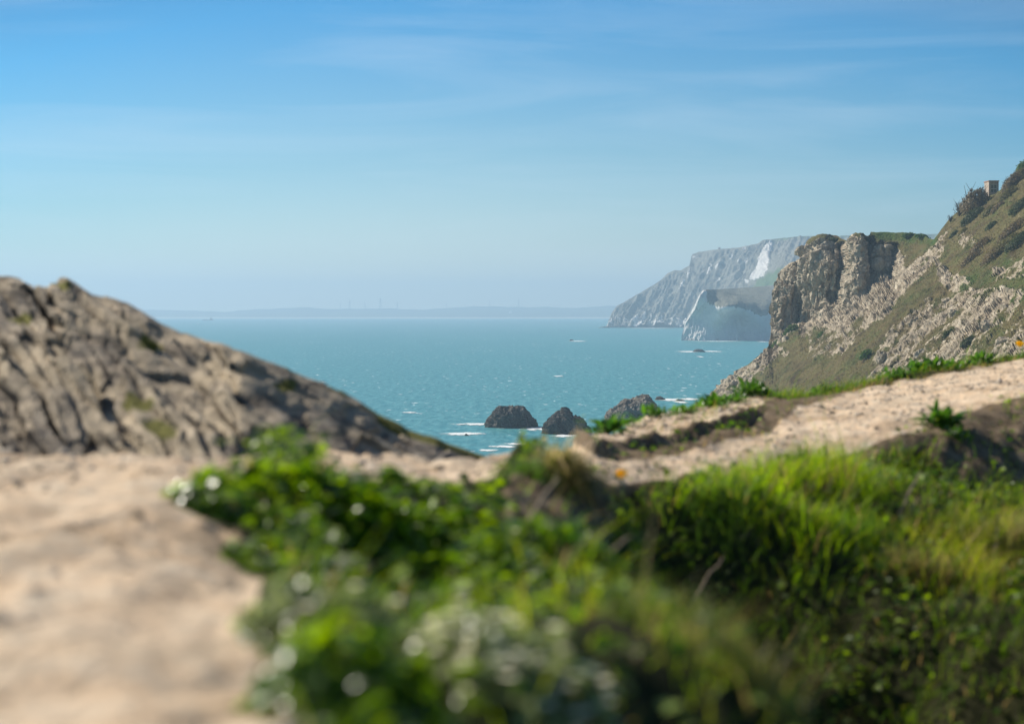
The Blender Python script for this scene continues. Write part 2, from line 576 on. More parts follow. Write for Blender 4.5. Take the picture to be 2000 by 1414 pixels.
M_CHALKW = simple('white_chalk', (0.72, 0.70, 0.66), 0.9, var=0.15, scale=0.3)
M_GLASS, nt, b = new_mat('window_glass')
b.inputs['Base Color'].default_value = (0.09, 0.14, 0.14, 1)
b.inputs['Roughness'].default_value = 0.08
b.inputs['Specular IOR Level'].default_value = 0.6

# ------------------------------------------------------------------ sea
xs = np.array([-9000, -2500, -600, 0, 600, 2500, 9000.]); ys = np.array([-400, 200, 900, 3000, 7000, 13800.])
gx, gy = np.meshgrid(xs, ys)
sea = mesh_np('sea', np.stack([gx, gy, gx * 0], -1), grid_faces(len(ys), len(xs))[:, ::-1], M_SEA)
tag(sea, 'choppy turquoise sea with small whitecaps reaching to the far shore', 'sea', kind='structure')


# ------------------------------------------------------------------ curtains: cliffs seen across the water
def curtain(name, pxs, top, bottom, rows, depth, material, disp=None, attrs=None, back=((6, -.3), (25, -2), (70, -12), (140, -60)), vpow=1.0, shade=True, zmin=-2.5, smooth_rows=0, post=None):
    T = np.interp(pxs, *zip(*top)); B = np.interp(pxs, *zip(*bottom))
    vv = np.linspace(0, 1, rows) ** vpow
    if smooth_rows:
        ker = np.exp(-((pxs[:, None] - pxs[None]) / smooth_rows) ** 2) * np.gradient(pxs)[None]
        Ts = (ker * T[None]).sum(1) / ker.sum(1)
        Ts = T + np.clip(Ts - T, -75, 75)
        py = Ts[None] + (B - Ts)[None] * vv[:, None] + (T - Ts)[None] * ((1 - vv) ** 3)[:, None]
    else:
        py = T[None] + (B - T)[None] * vv[:, None]
    px = np.broadcast_to(pxs[None], py.shape)
    d = depth(px, py)
    p = P(px, py, d)
    e_ = 0.6
    n = np.cross(P(px + e_, py, depth(px + e_, py)) - p, P(px, py + e_, depth(px, py + e_)) - p)
    n /= np.linalg.norm(n, axis=-1, keepdims=True) + 1e-12
    tocam = -(p - np.array([0, 0, CAM_H])); tocam /= np.linalg.norm(tocam, axis=-1, keepdims=True)
    sgn = np.sign((n * tocam).sum(-1, keepdims=True)); n = n * np.where(sgn == 0, 1, sgn)
    a = attrs(px, py, p, n) if attrs else {}
    if disp is not None:
        p = p + disp(px, py, p, n, tocam, a)
    if post is not None:
        nn = grid_normals(p); nn = nn * np.where((nn * tocam).sum(-1, keepdims=True) < 0, -1, 1)
        a = post(px, py, nn, a)
    if back:
        away = p[0] - np.array([0, 0, CAM_H]); away[:, 2] = 0
        away /= np.linalg.norm(away, axis=-1, keepdims=True)
        extra = [p[0] + away * s + np.array([0, 0, dz]) for s, dz in back[::-1]]
        p = np.concatenate([np.stack(extra), p], 0)
        a = {k: np.concatenate([np.repeat(x[:1], len(back), 0), x], 0) for k, x in a.items()}
    p[..., 2] = np.maximum(p[..., 2], zmin)
    return mesh_np(name, p, grid_faces(*p.shape[:2]), material, attrs={k: x.ravel() for k, x in a.items()}, shade=shade)


# far shore
fl_top = [(-1600, 606), (0, 606), (290, 605), (380, 607), (440, 609), (475, 606), (520, 603), (560, 602), (605, 600), (640, 604), (700, 603), (760, 603), (830, 605), (880, 601),
          (920, 599), (960, 598), (990, 600), (1040, 600), (1070, 599), (1100, 602), (1150, 600), (1185, 598), (1240, 597), (1500, 596), (2600, 596)]


def far_depth(px, py):
    t = np.interp(px, *zip(*fl_top))
    v = np.clip((622.2 - py) / (622.2 - t), 0, 1)
    return 9450 + 2600 * v ** 0.8


far = curtain('far_coast', np.arange(-1600, 2600, 3.0), [(x, y + 0.6 * math.sin(x * .11) * math.sin(x * .037 + 1)) for x, y in zip(np.arange(-1600, 2601, 3.), np.interp(np.arange(-1600, 2601, 3.), *zip(*fl_top)) + 1.0 * fbm(np.stack([np.arange(-1600, 2601, 3.) / 34, np.zeros(1401), np.zeros(1401)], -1), 4, 3))],
              [(-1600, 622.3), (2600, 622.3)], 24, far_depth, M_LAND, back=((200, -4), (700, -60)))
tag(far, 'long low hazy coast of hills along the horizon', 'coast', kind='structure')

# tall chalk headland far away
wn_top = [(1150, 640.5), (1172, 640), (1184, 638), (1188, 630), (1195, 610), (1205, 598), (1228, 585), (1262, 565), (1290, 548), (1305, 533), (1318, 528), (1330, 528), (1346, 519), (1349, 508), (1352, 497),
          (1366, 492), (1400, 487), (1440, 484), (1470, 478), (1480, 476), (1490, 469), (1520, 466), (1560, 462), (1600, 461), (1700, 460), (1790, 458), (1838, 457), (1900, 452), (2200, 445)]
wn_pts = [(1150, 640, 4170), (1188, 640, 4170), (1340, 640, 4120), (1250, 600, 4260), (1300, 560, 4380), (1350, 510, 4500), (1360, 560, 4330), (1400, 600, 4180), (1400, 640, 4080), (1400, 490, 4480), (1440, 540, 4250),
          (1480, 480, 4420), (1500, 560, 3900), (1480, 600, 3850), (1470, 500, 4350), (1500, 520, 4150), (1520, 490, 4300), (1540, 530, 3700), (1520, 550, 3600), (1560, 465, 4500), (1600, 465, 4500), (1600, 640, 3300), (1750, 600, 3300), (1700, 462, 4600), (1850, 460, 4600), (2200, 450, 4700), (2200, 640, 3300)]
wn_t = TPS([(a, b_) for a, b_, _ in wn_pts], [1 / d for *_, d in wn_pts])


def wn_attrs(px, py, p, n):
    q = p / np.array([60., 60., 200.])
    nz = fbm(q, 4, 11)
    streak = ridged(np.stack([(px + (py - 560) * 0.25) / 15, np.zeros_like(px), py / 85], -1), 4, 21)
    r = -0.20 + 0.55 * nz + 0.50 * (streak - 0.45)
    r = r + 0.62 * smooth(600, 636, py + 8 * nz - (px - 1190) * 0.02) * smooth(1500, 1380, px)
    band = poly_sd(px, py, [(1470, 552), (1478, 530), (1490, 498), (1504, 480), (1512, 482), (1506, 505), (1502, 530), (1488, 548)])
    r = np.maximum(r, smooth(-2.0, 1.5, band + 3.2 * fbm(np.stack([px / 5, py / 9, px * 0], -1), 3, 4)) * 1.1)
    for (x0, y0, rx, ry, k) in ((1387, 528, 4, 16, .8), (1404, 520, 6, 16, .55), (1347, 535, 4, 14, .6), (1332, 560, 4, 22, .6), (1357, 505, 8, 10, .5), (1463, 555, 5, 3, 1.), (1444, 515, 3, 4, .8), (1430, 505, 8, 12, .45), (1458, 512, 5, 10, .55), (1404, 550, 5, 8, .5), (1455, 490, 5, 8, .6)):
        r = np.maximum(r, k * 1.1 * np.exp(-((px + (py - y0) * .35 - x0) / rx) ** 2 - ((py - y0) / ry) ** 2) + 0.25 * nz * (np.abs(px - x0) < rx * 2) * (np.abs(py - y0) < ry * 2))
    g = smooth(14, 4, py - np.interp(px, *zip(*wn_top))) * smooth(1480, 1540, px) * 0.9
    g = np.maximum(g, smooth(0, 6, poly_sd(px, py, [(1462, 566), (1478, 550), (1500, 535), (1520, 528), (1600, 525), (1600, 600), (1460, 600)])))
    r = r - g * 0.8
    return {'rock': r, 'green': g}


def wn_disp(px, py, p, n, tc, a):
    q = p / np.array([110., 110., 260.])
    k = smooth(0, 10, py - np.interp(px, *zip(*wn_top)))
    gully = ridged(np.stack([(px + (py - 560) * 0.5) / 26, np.zeros_like(px), py / 160], -1), 4, 5)
    amt = 17 * (gully - 0.4) + 14 * fbm(q * 3, 4, 8) + 10 * np.clip(a['rock'], 0, 1) * ridged(q * 6, 3, 9)
    return n * (amt * k)[..., None]


wnx = np.arange(1150, 2200, 1.0)
wn_topf = list(zip(wnx, np.interp(wnx, *zip(*wn_top)) + 1.3 * fbm(np.stack([wnx / 12, wnx * 0, wnx * 0], -1), 4, 31) * smooth(1185, 1195, wnx)))
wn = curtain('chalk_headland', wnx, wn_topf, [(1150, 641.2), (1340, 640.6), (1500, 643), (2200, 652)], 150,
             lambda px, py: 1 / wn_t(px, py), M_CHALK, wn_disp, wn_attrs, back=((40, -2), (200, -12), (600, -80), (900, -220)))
tag(wn, 'tall hazy chalk headland sloping down to the sea, streaked white', 'headland', kind='structure')

# nearer white cliff with a level grassy top
bh_top = [(1331, 667), (1333, 655), (1334.5, 646), (1338, 630), (1347, 612), (1356, 598), (1365, 578), (1373, 567), (1379, 565.5), (1388, 566), (1420, 564), (1470, 561), (1500, 558), (1560, 552), (1650, 545)]
bh_pts = [(1400, 583, 2338), (1420, 584, 2339), (1465, 595, 2345), (1480, 606, 2349), (1331, 666, 2352), (1340, 650, 2352), (1375, 666, 2330), (1380, 600, 2334), (1376, 568, 2342), (1440, 666, 2336), (1440, 620, 2338), (1440, 586, 2342), (1400, 572, 2420), (1440, 568, 2600), (1500, 666, 2348), (1500, 625, 2350), (1490, 605, 2354), (1500, 580, 2500), (1500, 560, 2800), (1650, 666, 2380), (1650, 550, 2800), (1650, 620, 2386), (1350, 615, 2350)]
bh_t = TPS([(a, b_) for a, b_, _ in bh_pts], [1 / d for *_, d in bh_pts])
bh_edge = [(1320, 560), (1374, 560), (1382, 590), (1400, 599), (1440, 600), (1465, 606), (1480, 615), (1492, 618), (1510, 606), (1560, 600), (1650, 590)]


def bh_attrs(px, py, p, n):
    e_ = np.interp(px, *zip(*bh_edge)) + 5 * fbm(np.stack([px / 6, px * 0, px * 0 + 3], -1), 3, 5)
    st = ridged(np.stack([px / 5, px * 0, py / 60], -1), 3, 8)
    r = smooth(-6, 8, py - e_ + 4 * (st - .5)) * 1.3 - 0.15
    r = r - 0.5 * smooth(655, 664, py)
    g = (1 - smooth(-2, 4, py - e_)) * 0.10
    return {'rock': r, 'green': g}


def bh_disp(px, py, p, n, tc, a):
    k = smooth(0, 5, py - np.interp(px, *zip(*bh_top)))
    q = p / np.array([14., 14., 70.])
    left = smooth(1400, 1360, px)
    return n * (k * (1.2 * fbm(q, 4, 3) + 0.6 * ridged(q * 2.5, 3, 6) + left * 6 * ridged(q * 1.3, 3, 12)))[..., None]


bhx = np.arange(1331, 1650, 0.8)
bh = curtain('white_cliff', bhx, bh_top, [(1331, 667.5), (1500, 667.5), (1650, 669)], 150, lambda px, py: 1 / bh_t(px, py), M_CHALK, bh_disp, bh_attrs,
             back=((15, 0), (60, -8), (120, -80)))
tag(bh, 'sheer white cliff in shade with grassy top in front of the tall headland', 'cliff', kind='structure')

# ------------------------------------------------------------------ main limestone headland and hillside
hd_top = [(1250, 900), (1300, 872), (1340, 832), (1370, 795), (1390, 770), (1400, 760), (1412, 752), (1428, 738), (1440, 726), (1462, 714), (1478, 700), (1494, 688), (1502, 676), (1505, 655), (1508, 615), (1511, 585), (1513, 565),
          (1516, 548), (1524, 530), (1534, 520), (1546, 513), (1556, 509), (1562, 506), (1566, 494), (1572, 480), (1576, 470), (1584, 464), (1600, 458), (1612, 457), (1626, 459), (1640, 464), (1650, 470), (1655, 471),
          (1658, 464), (1664, 458), (1672, 455), (1686, 456), (1692, 461), (1697, 462), (1701, 453), (1712, 454), (1730, 453), (1748, 455), (1765, 454), (1790, 457), (1805, 461), (1818, 467), (1824, 468),
          (1830, 460), (1840, 446), (1852, 430), (1866, 417), (1884, 404), (1905, 394), (1925, 386), (1945, 378), (1960, 366), (1975, 350), (1986, 338), (2000, 324), (2060, 265), (2300, 120)]


def Wp(px, py):
    return ((py - 608) + 0.84 * (px - 1000)) / 342e3


hz = [(1395, 770), (1440, 740), (1500, 682), (1505, 672), (1560, 690), (1620, 690), (1655, 650), (1705, 605), (1765, 555), (1835, 480), (1850, 430), (1940, 380), (2000, 315), (2000, 500), (1900, 500), (1850, 600), (1750, 700), (1900, 700),
      (2000, 700), (1600, 760), (1450, 850), (1800, 850), (2150, 800), (2150, 200), (2300, 500), (1250, 900), (1700, 950), (2300, 950)]
hc = [(1508, 650, 702), (1512, 570, 714), (1535, 515, 726), (1530, 600, 705), (1560, 640, 692), (1570, 480, 722), (1600, 460, 714), (1600, 550, 696), (1600, 622, 684), (1635, 470, 694), (1640, 560, 676), (1645, 612, 656),
      (1680, 458, 668), (1680, 550, 655), (1685, 592, 645), (1720, 460, 660), (1738, 500, 652), (1738, 552, 640), (1780, 460, 648), (1790, 490, 632), (1815, 468, 626)]
h_t = TPS(hz + [(a, b_) for a, b_, _ in hc], [0.0] * len(hz) + [1 / d - Wp(a, b_) for a, b_, d in hc], 1e-5)

BUTT = [  # centre px at mid height, lean, half width, top, bottom, bulge metres
    (1527, -0.10, 19, 505, 668, 7.0), (1552, -0.05, 13, 505, 655, 5.0), (1590, -0.04, 30, 452, 618, 17.0), (1630, -0.10, 18, 470, 612, 5.0), (1671, -0.02, 22, 450, 606, 17.0), (1652, -0.22, 9, 545, 625, 5.0),
    (1714, 0, 9, 468, 520, 5.0), (1725, 0.0, 16, 512, 592, 8.0), (1604, -0.25, 16, 610, 668, 5.0), (1632, -0.2, 12, 615, 660, 5.0), (1858, -0.9, 9, 440, 470, 3.0), (1818, -0.6, 12, 482, 520, 4.0)]


def h_depth(px, py):
    d = 1 / np.maximum(Wp(px, py) + h_t(px, py), 1 / 1500)
    jx = 4.0 * fbm(np.stack([px / 30, py / 30, px * 0], -1), 3, 77)
    for c, lean, hw, y0, y1, am in BUTT:
        cx = c + lean * (py - (y0 + y1) / 2) + jx
        u = (px - cx) / hw
        prof = np.sqrt(np.clip(1 - u * u, 0, 1))
        win = smooth(y0 - 6, y0 + 6, py) * smooth(y1 + 14, y1 - 14, py)
        d = d - am * prof * win
    for sx, sy, hw, am, y0, y1 in ((1562, 590, 3, 9, 510, 650), (1640, 520, 6, 14, 470, 600), (1700, 500, 5, 11, 462, 580), (1745, 510, 10, 10, 472, 560)):
        d = d + am * np.exp(-((px - sx - jx + .06 * (py - sy)) / hw) ** 2) * smooth(y0, y0 + 10, py) * smooth(y1, y1 - 10, py)
    return d


def h_attrs(px, py, p, n):
    j = np.stack([px, py], -1)
    wob = 14 * fbm(np.stack([px / 26, py / 26, px * 0], -1), 4, 41)

    def reg(poly, k, soft=9):
        return k * smooth(-soft, soft, poly_sd(px, py, poly) + wob)
    nz = fbm(p / 9.0, 4, 51)
    nz2 = fbm(p / 2.6, 4, 52)
    s_ = p[..., 0] * .77 + p[..., 2] * .64; t_ = -p[..., 0] * .64 + p[..., 2] * .77
    diag = fbm(np.stack([s_ / 22, t_ / 4.5, p[..., 1] / 22], -1), 4, 53)
    r = 0.02 + 0 * px
    r = np.maximum(r, reg([(1498, 676), (1510, 560), (1528, 513), (1560, 500), (1572, 478), (1590, 470), (1640, 478), (1655, 470), (1664, 458), (1690, 460), (1700, 478), (1745, 482), (1768, 500), (1762, 540), (1735, 570), (1712, 592), (1680, 615), (1650, 655), (1620, 640), (1560, 645), (1535, 668)], 1.25, 6))
    r = np.maximum(r, reg([(1550, 640), (1640, 605), (1690, 600), (1670, 680), (1590, 700)], 0.46))
    r = np.maximum(r, reg([(1385, 785), (1395, 762), (1440, 720), (1462, 708), (1520, 680), (1540, 690), (1480, 730), (1420, 785)], 0.72, 6))
    r = np.maximum(r, reg([(1838, 450), (1856, 452), (1852, 498), (1780, 560), (1740, 605), (1690, 645), (1665, 640), (1705, 595), (1765, 540), (1812, 490)], 0.70))
    r = np.maximum(r, reg([(1690, 745), (1725, 650), (1785, 605), (1850, 568), (1905, 560), (2100, 580), (2100, 800), (1690, 800)], 0.56))
    r = np.maximum(r, reg([(1835, 540), (1850, 525), (1895, 545), (1880, 568), (1850, 565)], 0.7, 5))
    r = np.maximum(r, reg([(1860, 470), (1895, 455), (1920, 480), (1880, 492)], 0.5, 5))
    r = np.maximum(r, reg([(1940, 525), (2000, 510), (2100, 520), (2100, 560), (1950, 550)], 0.45, 5))
    big_ = fbm(np.stack([s_ / 30, t_ / 16, p[..., 1] / 30], -1), 3, 57)
    r = r + 0.30 * nz + 0.34 * diag + 0.36 * nz2 + .55 * big_ * smooth(1690, 1760, px) - 0.05
    # grassy cap and ledges
    T = np.interp(px, *zip(*hd_top))
    cap = smooth(16, 5, py - T + wob * .3) * smooth(1570, 1590, px) * smooth(1850, 1830, px)
    r = r - 0.95 * cap * np.where(px < 1700, 0.55, 1.0)
    g = 0.75 * fbm(p / 12.0, 3, 61) + 0.75 * fbm(p / 3.2, 3, 62) + .04
    g = g + 0.75 * smooth(-4, 6, poly_sd(px, py, [(1700, 440), (1830, 440), (1830, 480), (1800, 478), (1700, 466)]))
    g = g + 0.5 * smooth(-8, 10, poly_sd(px, py, [(1535, 625), (1560, 610), (1580, 640), (1540, 670), (1510, 690), (1500, 670)]) + wob)
    g = g + 0.35 * smooth(-8, 10, poly_sd(px, py, [(1860, 540), (1960, 500), (2050, 520), (2050, 600), (1880, 590)]) + wob)
    return {'rock': r, 'green': np.clip(g, 0, 1)}


def h_disp(px, py, p, n, tc, a):
    T = np.interp(px, *zip(*hd_top))
    k = smooth(0, 7, py - T)
    r = np.clip(a['rock'] * 1.2, 0, 1)
    s_ = p[..., 0] * .77 + p[..., 2] * .64; t_ = -p[..., 0] * .64 + p[..., 2] * .77
    q = np.stack([s_ / 1.7, t_, p[..., 1] / 1.7], -1)
    f1, f2, cid = voronoi(q / 3.1 + 0.5 * np.stack([perlin(p / 2, 1), perlin(p / 2, 2), perlin(p / 2, 3)], -1), 3)
    cl = smooth(1775, 1740, px) * smooth(650, 620, py) * smooth(1495, 1505, px)
    pv = np.stack([p[..., 0], p[..., 1], p[..., 2] * .36], -1)
    f1v, f2v, cidv, fac = voronoi(pv / 3.6 + 0.25 * np.stack([perlin(p / 3, 1), perlin(p / 3, 2), perlin(p / 3, 3)], -1), 13, True)
    fac2 = voronoi(np.stack([p[..., 0], p[..., 1], p[..., 2] * .6], -1) / 1.7, 19, True)[3]
    f1 = f1 + (f1v - f1) * cl; f2 = f2 + (f2v - f2) * cl; cid = cid + (cidv - cid) * cl
    g1, g2, gid = voronoi(np.stack([p[..., 0], p[..., 1], p[..., 2] * (1 - .4 * cl)], -1) / 1.15, 5)
    vert = np.stack([p[..., 0], p[..., 1], p[..., 2] * 0.38], -1)
    amt = r * (1.7 * (cid - .5) + 1.1 * np.clip(f2 - f1, 0, .6) + 0.45 * (gid - .5) + 1.9 * fbm(vert / 6.5, 4, 71) + 0.9 * ridged(vert / 2.4, 3, 72) - .4)
    amt = amt * (1.0 + 0 * cl) + cl * r * (3.6 * fac + 1.6 * fac2)
    fac3 = voronoi(q / 4.6, 29, True)[3]
    amt = amt + (1 - cl) * r * (0.6 * fac2 + 3.0 * fac3)
    amt = amt + (1 - r) * (1.5 * fbm(p / 7, 4, 73) + 0.55 * fbm(p / 1.5, 3, 74)) + 2.4 * fbm(np.stack([s_ / 60, t_ / 11, p[..., 1] / 60], -1), 3, 75)
    return n * (amt * k)[..., None]


def h_post(px, py, n, a):
    # turf holds on the ledges, bare rock shows where the face is steep
    nz = n[..., 2]
    k = np.ones((5, 5)) / 25
    pad = np.pad(nz, 2, mode='edge')
    nz = sum(pad[i:i + nz.shape[0], j:j + nz.shape[1]] for i in range(5) for j in range(5)) / 25
    mid = smooth(.15, .5, a['rock'])
    a['rock'] = a['rock'] - .55 * mid * smooth(.58, .82, nz) + .30 * smooth(.50, .22, nz) * smooth(-.2, .2, a['rock'])
    a['green'] = np.clip(a['green'] + .35 * mid * smooth(.6, .85, nz), 0, 1)
    return a


hx = np.concatenate([np.arange(1250, 1390, 4.0), np.arange(1390, 1500, 1.0), np.arange(1500, 1516, .32), np.arange(1516, 1580, .5), np.arange(1580, 1850, 1.0), np.arange(1850, 2060, 1.15), np.arange(2060, 2300, 5.0)])
hT = np.interp(hx, *zip(*hd_top))
hT = hT + 1.8 * fbm(np.stack([hx / 7, hx * 0, hx * 0], -1), 4, 81) * smooth(1380, 1400, hx) + 1.2 * (np.floor(fbm(np.stack([hx / 9, hx * 0, hx * 0 + 5], -1), 2, 82) * 4) / 2) * smooth(1505, 1520, hx) * smooth(1705, 1690, hx)
hd_topf = list(zip(hx, hT))
head = curtain('headland', hx, hd_topf, [(1250, 905), (1400, 872), (1700, 920), (2300, 985)], 330, h_depth, M_HEAD, h_disp, h_attrs,
               back=((3, 0.1), (10, 0.2), (30, -2), (70, -18), (110, -60), (150, -130)), shade=False, smooth_rows=16.0, post=h_post)
tag(head, 'steep grassy hillside ending in a craggy pale limestone headland', 'headland', kind='structure')


def h_point(px, py):
    return P(px, py, h_depth(np.array(float(px)), np.array(float(py))))


# ------------------------------------------------------------------ near ground: sandy ridge path, banks, gully
# (photo x, photo y, distance)
gp = [
    # path on the left, nearest the camera
    (-900, 1500, 1.35), (0, 1414, 1.42), (300, 1414, 1.42), (550, 1414, 1.45), (0, 1150, 2.05), (300, 1150, 2.1), (500, 1180, 2.0), (0, 1000, 2.95), (350, 1000, 2.8), (-500, 1000, 3.0), (0, 917, 3.95), (250, 910, 3.95), (470, 908, 4.05), (-500, 905, 4.2),
    (700, 892, 4.9), (850, 893, 5.4), (800, 945, 4.0), (920, 935, 4.55), (940, 899, 5.9),
    # under the leafy bush and the crest running down to the right
    (600, 985, 3.0), (800, 1000, 3.12), (700, 1005, 3.0), (940, 1000, 3.4), (620, 1085, 2.8), (700, 1250, 1.85), (640, 1205, 1.97), (700, 1115, 2.9), (850, 1130, 3.15), (720, 1190, 2.55), (900, 1210, 2.8), (960, 1090, 3.25), (1000, 1280, 2.42), (1000, 1010, 3.35),
    (600, 1414, 1.45), (800, 1414, 1.52), (1000, 1414, 1.66), (1150, 1130, 2.78), (1080, 1075, 3.0), (1300, 1280, 2.32), (1200, 1210, 2.5), (1480, 1414, 1.95), (1250, 1414, 1.8), (1400, 1345, 2.15), (850, 1300, 1.8),
    # eroded soil pocket under the tussock
    (1020, 950, 4.0), (1100, 932, 4.15), (1160, 935, 4.3), (1060, 930, 4.35), (1120, 925, 4.5), (1100, 1010, 3.92), (1150, 1060, 3.85), (1050, 1050, 3.72), (1110, 1085, 3.72), (1200, 1000, 4.3),
    # shaded gully
    (1230, 1110, 4.85), (1350, 1190, 4.92), (1480, 1280, 4.8), (1620, 1360, 4.68), (1800, 1450, 4.5), (1400, 1290, 4.78), (1580, 1420, 4.6),
    # far side of the gully, rising to the path
    (1300, 975, 5.2), (1480, 1010, 5.15), (1600, 1095, 5.0), (1720, 1190, 4.8), (1900, 1290, 4.55), (2050, 1360, 4.4), (1310, 1050, 5.1), (1430, 1120, 5.03), (1510, 1205, 4.92), (1650, 1290, 4.77), (1800, 1370, 4.6), (1950, 1400, 4.45),
    (1500, 985, 5.4), (1650, 1055, 5.25), (1780, 1120, 5.1), (1900, 1170, 4.95), (2050, 1190, 4.85), (1700, 1020, 5.4), (1850, 1025, 5.55), (2000, 1015, 5.7), (2200, 1000, 5.8),
    (1900, 965, 6.7), (1800, 950, 6.7), (2050, 960, 6.9), (1700, 935, 6.4),
    (2000, 785, 8.0), (1900, 815, 7.5), (1800, 850, 7.0), (1950, 880, 7.1), (2200, 730, 8.8),
    (1550, 912, 6.1), (1400, 930, 5.8), (1250, 945, 5.3), (1180, 945, 5.2),
    # right-hand path and the lip along its far edge
    (1300, 908, 6.1), (1250, 897, 6.45), (1200, 903, 6.0), (1450, 880, 6.9), (1600, 850, 7.6), (1450, 848, 7.95), (1750, 800, 8.9), (2000, 735, 10.2), (1350, 882, 6.9),
    (1200, 872, 6.9), (1300, 850, 7.25), (1400, 826, 8.1), (1480, 807, 8.9), (1550, 797, 9.4), (1300, 830, 8.2), (1180, 858, 7.6), (1080, 868, 7.0), (1010, 884, 6.5), (1400, 803, 9.2), (1500, 785, 10.1),
    (1700, 752, 11.2), (2000, 698, 12.2), (2300, 645, 13.2), (1850, 728, 11.5), (1000, 925, 5.0), (1060, 893, 5.6), (900, 912, 5.1), (960, 906, 5.3), (1010, 900, 5.7), (1060, 910, 4.8), (1120, 885, 6.0), (1180, 905, 5.9),
]
gpt = P(*np.array(gp).T)
extra = np.array([(-4.5, 9, 39.4), (-4.5, 2, 39.62), (6.5, 2.0, 39.05), (6.5, 5.0, 39.25), (6.5, 14, 39.9), (-1.5, 0.4, 39.62), (1.8, 0.5, 38.9), (-2.5, 6.5, 39.5),
                  (.46, 2.8, 39.16), (.80, 2.8, 39.06), (.50, 2.3, 39.2), (.9, 2.3, 39.03), (.58, 1.8, 39.2), (1.0, 1.8, 39.03), (.62, 1.3, 39.3), (1.0, 1.2, 39.1), (.42, 3.3, 39.1), (.85, 3.3, 38.85), (.42, 3.8, 39.05), (.95, 3.9, 38.8), (.5, 4.3, 38.95), (1.2, 4.05, 38.75), (1.5, 3.0, 38.85), (1.5, 2.0, 39.0)])
gpt = np.concatenate([gpt, extra])
g_t = TPS(gpt[:, :2], gpt[:, 2], 2e-5)
edge_xy = P(*np.array([(850, 900, 5.25), (905, 905, 5.25), (940, 905, 5.35), (1000, 900, 5.7), (1080, 882, 6.5), (1180, 852, 7.8), (1300, 808, 8.8), (1400, 787, 9.7), (1500, 776, 10.5), (1700, 750, 11.5), (1850, 726, 11.9), (2000, 695, 12.5), (2300, 641, 13.6)]).T)[:, :2]
edge_x = np.r_[-6, -1.6, edge_xy[:, 0], 8]; edge_y = np.r_[7.2, 6.8, edge_xy[:, 1], 14.5]

SANDY = [(-900, 1700), (575, 1700), (560, 1414), (572, 1310), (500, 1210), (520, 1110), (440, 1050), (335, 990), (470, 925), (520, 905), (760, 950), (960, 940), (985, 905), (1010, 890), (1060, 885), (1090, 935), (1180, 950), (1300, 942), (1500, 914),
         (1650, 895), (1755, 852), (1900, 808), (2000, 777), (2500, 640), (2500, 600), (2000, 702), (1850, 735), (1700, 758), (1560, 800), (1500, 850), (1400, 872), (1330, 893), (1250, 905), (1190, 905), (1160, 895), (1100, 860), (940, 860), (-900, 850)]
SOIL = [(1010, 925), (1080, 880), (1180, 860), (1300, 822), (1400, 800), (1560, 780), (1900, 740), (2100, 720), (2100, 960), (1880, 950), (1800, 880), (1740, 880), (1640, 930), (1500, 925), (1250, 950), (1200, 980), (1200, 1080), (1100, 1120), (1000, 1070), (980, 970)]

NS, NY = 520, 640
yv = np.r_[np.geomspace(0.55, 13.5, NY - 40), 13.5 + np.linspace(0.15, 1, 40) ** 2 * 46.5]
sv = np.linspace(-1, 1, NS)


def half_w(y):
    return 1.25 + 0.46 * np.minimum(y, 14.0)


GX = sv[None] * half_w(yv)[:, None]; GY = np.broadcast_to(yv[:, None], GX.shape)
GZ = g_t(GX, np.minimum(GY, 14.5))
ey = np.interp(GX, edge_x, edge_y) + 0.12 * fbm(np.stack([GX * 2.2, GX * 0, GX * 0], -1), 3, 5)
over = np.maximum(GY - ey, 0)
LIP = [(1120, 872), (1160, 896), (1220, 893), (1262, 882), (1330, 866), (1390, 850), (1440, 836), (1478, 820), (1500, 803), (1530, 785), (1400, 770), (1180, 830), (1080, 855)]
_px, _py = project(np.stack([GX, GY, GZ], -1))
_sd = poly_sd(_px, _py, LIP) + 7 * fbm(np.stack([GX * 4, GY * 4, GX * 0], -1), 3, 55)
bankm = np.where((GY > 5.4) & (GY < 10.5), smooth(-2.5, 4.5, _sd), 0)
GZ = GZ + 0.048 * bankm * (1 - smooth(3, 24, _sd)) * smooth(1530, 1440, _px)
GZ = GZ - 1.5 * np.minimum(over, 0.5) ** 2 - np.maximum(over - 0.0, 0) * 1.0 - np.maximum(over - 1.0, 0) * 0.9
gppx, gppy = project(np.stack([GX, GY, GZ], -1))
p3 = np.stack([GX, GY, GX * 0], -1)
w_s = 10 * fbm(p3 * 3.0, 4, 21)
k_s = np.clip(2.6 / np.maximum(GY, .5), .25, 2.0)
sandm = smooth(-9, 9, poly_sd(gppx, gppy, SANDY) + w_s * k_s * 1.6)
sandm = np.maximum(sandm * (1 - smooth(.02, .5, bankm) * (bankm < .98)), .8 * smooth(3, 12, _sd) * (bankm > .5) * smooth(-.6, .05, fbm(p3 * 5, 3, 23)))
soilm = np.maximum(smooth(-14, 14, poly_sd(gppx, gppy, SOIL) + w_s * k_s), sandm)
soilm = np.where(over > 0.2, 0.6, soilm)
soilm = np.maximum(soilm, smooth(.3, .8, bankm) * (_sd < 40))
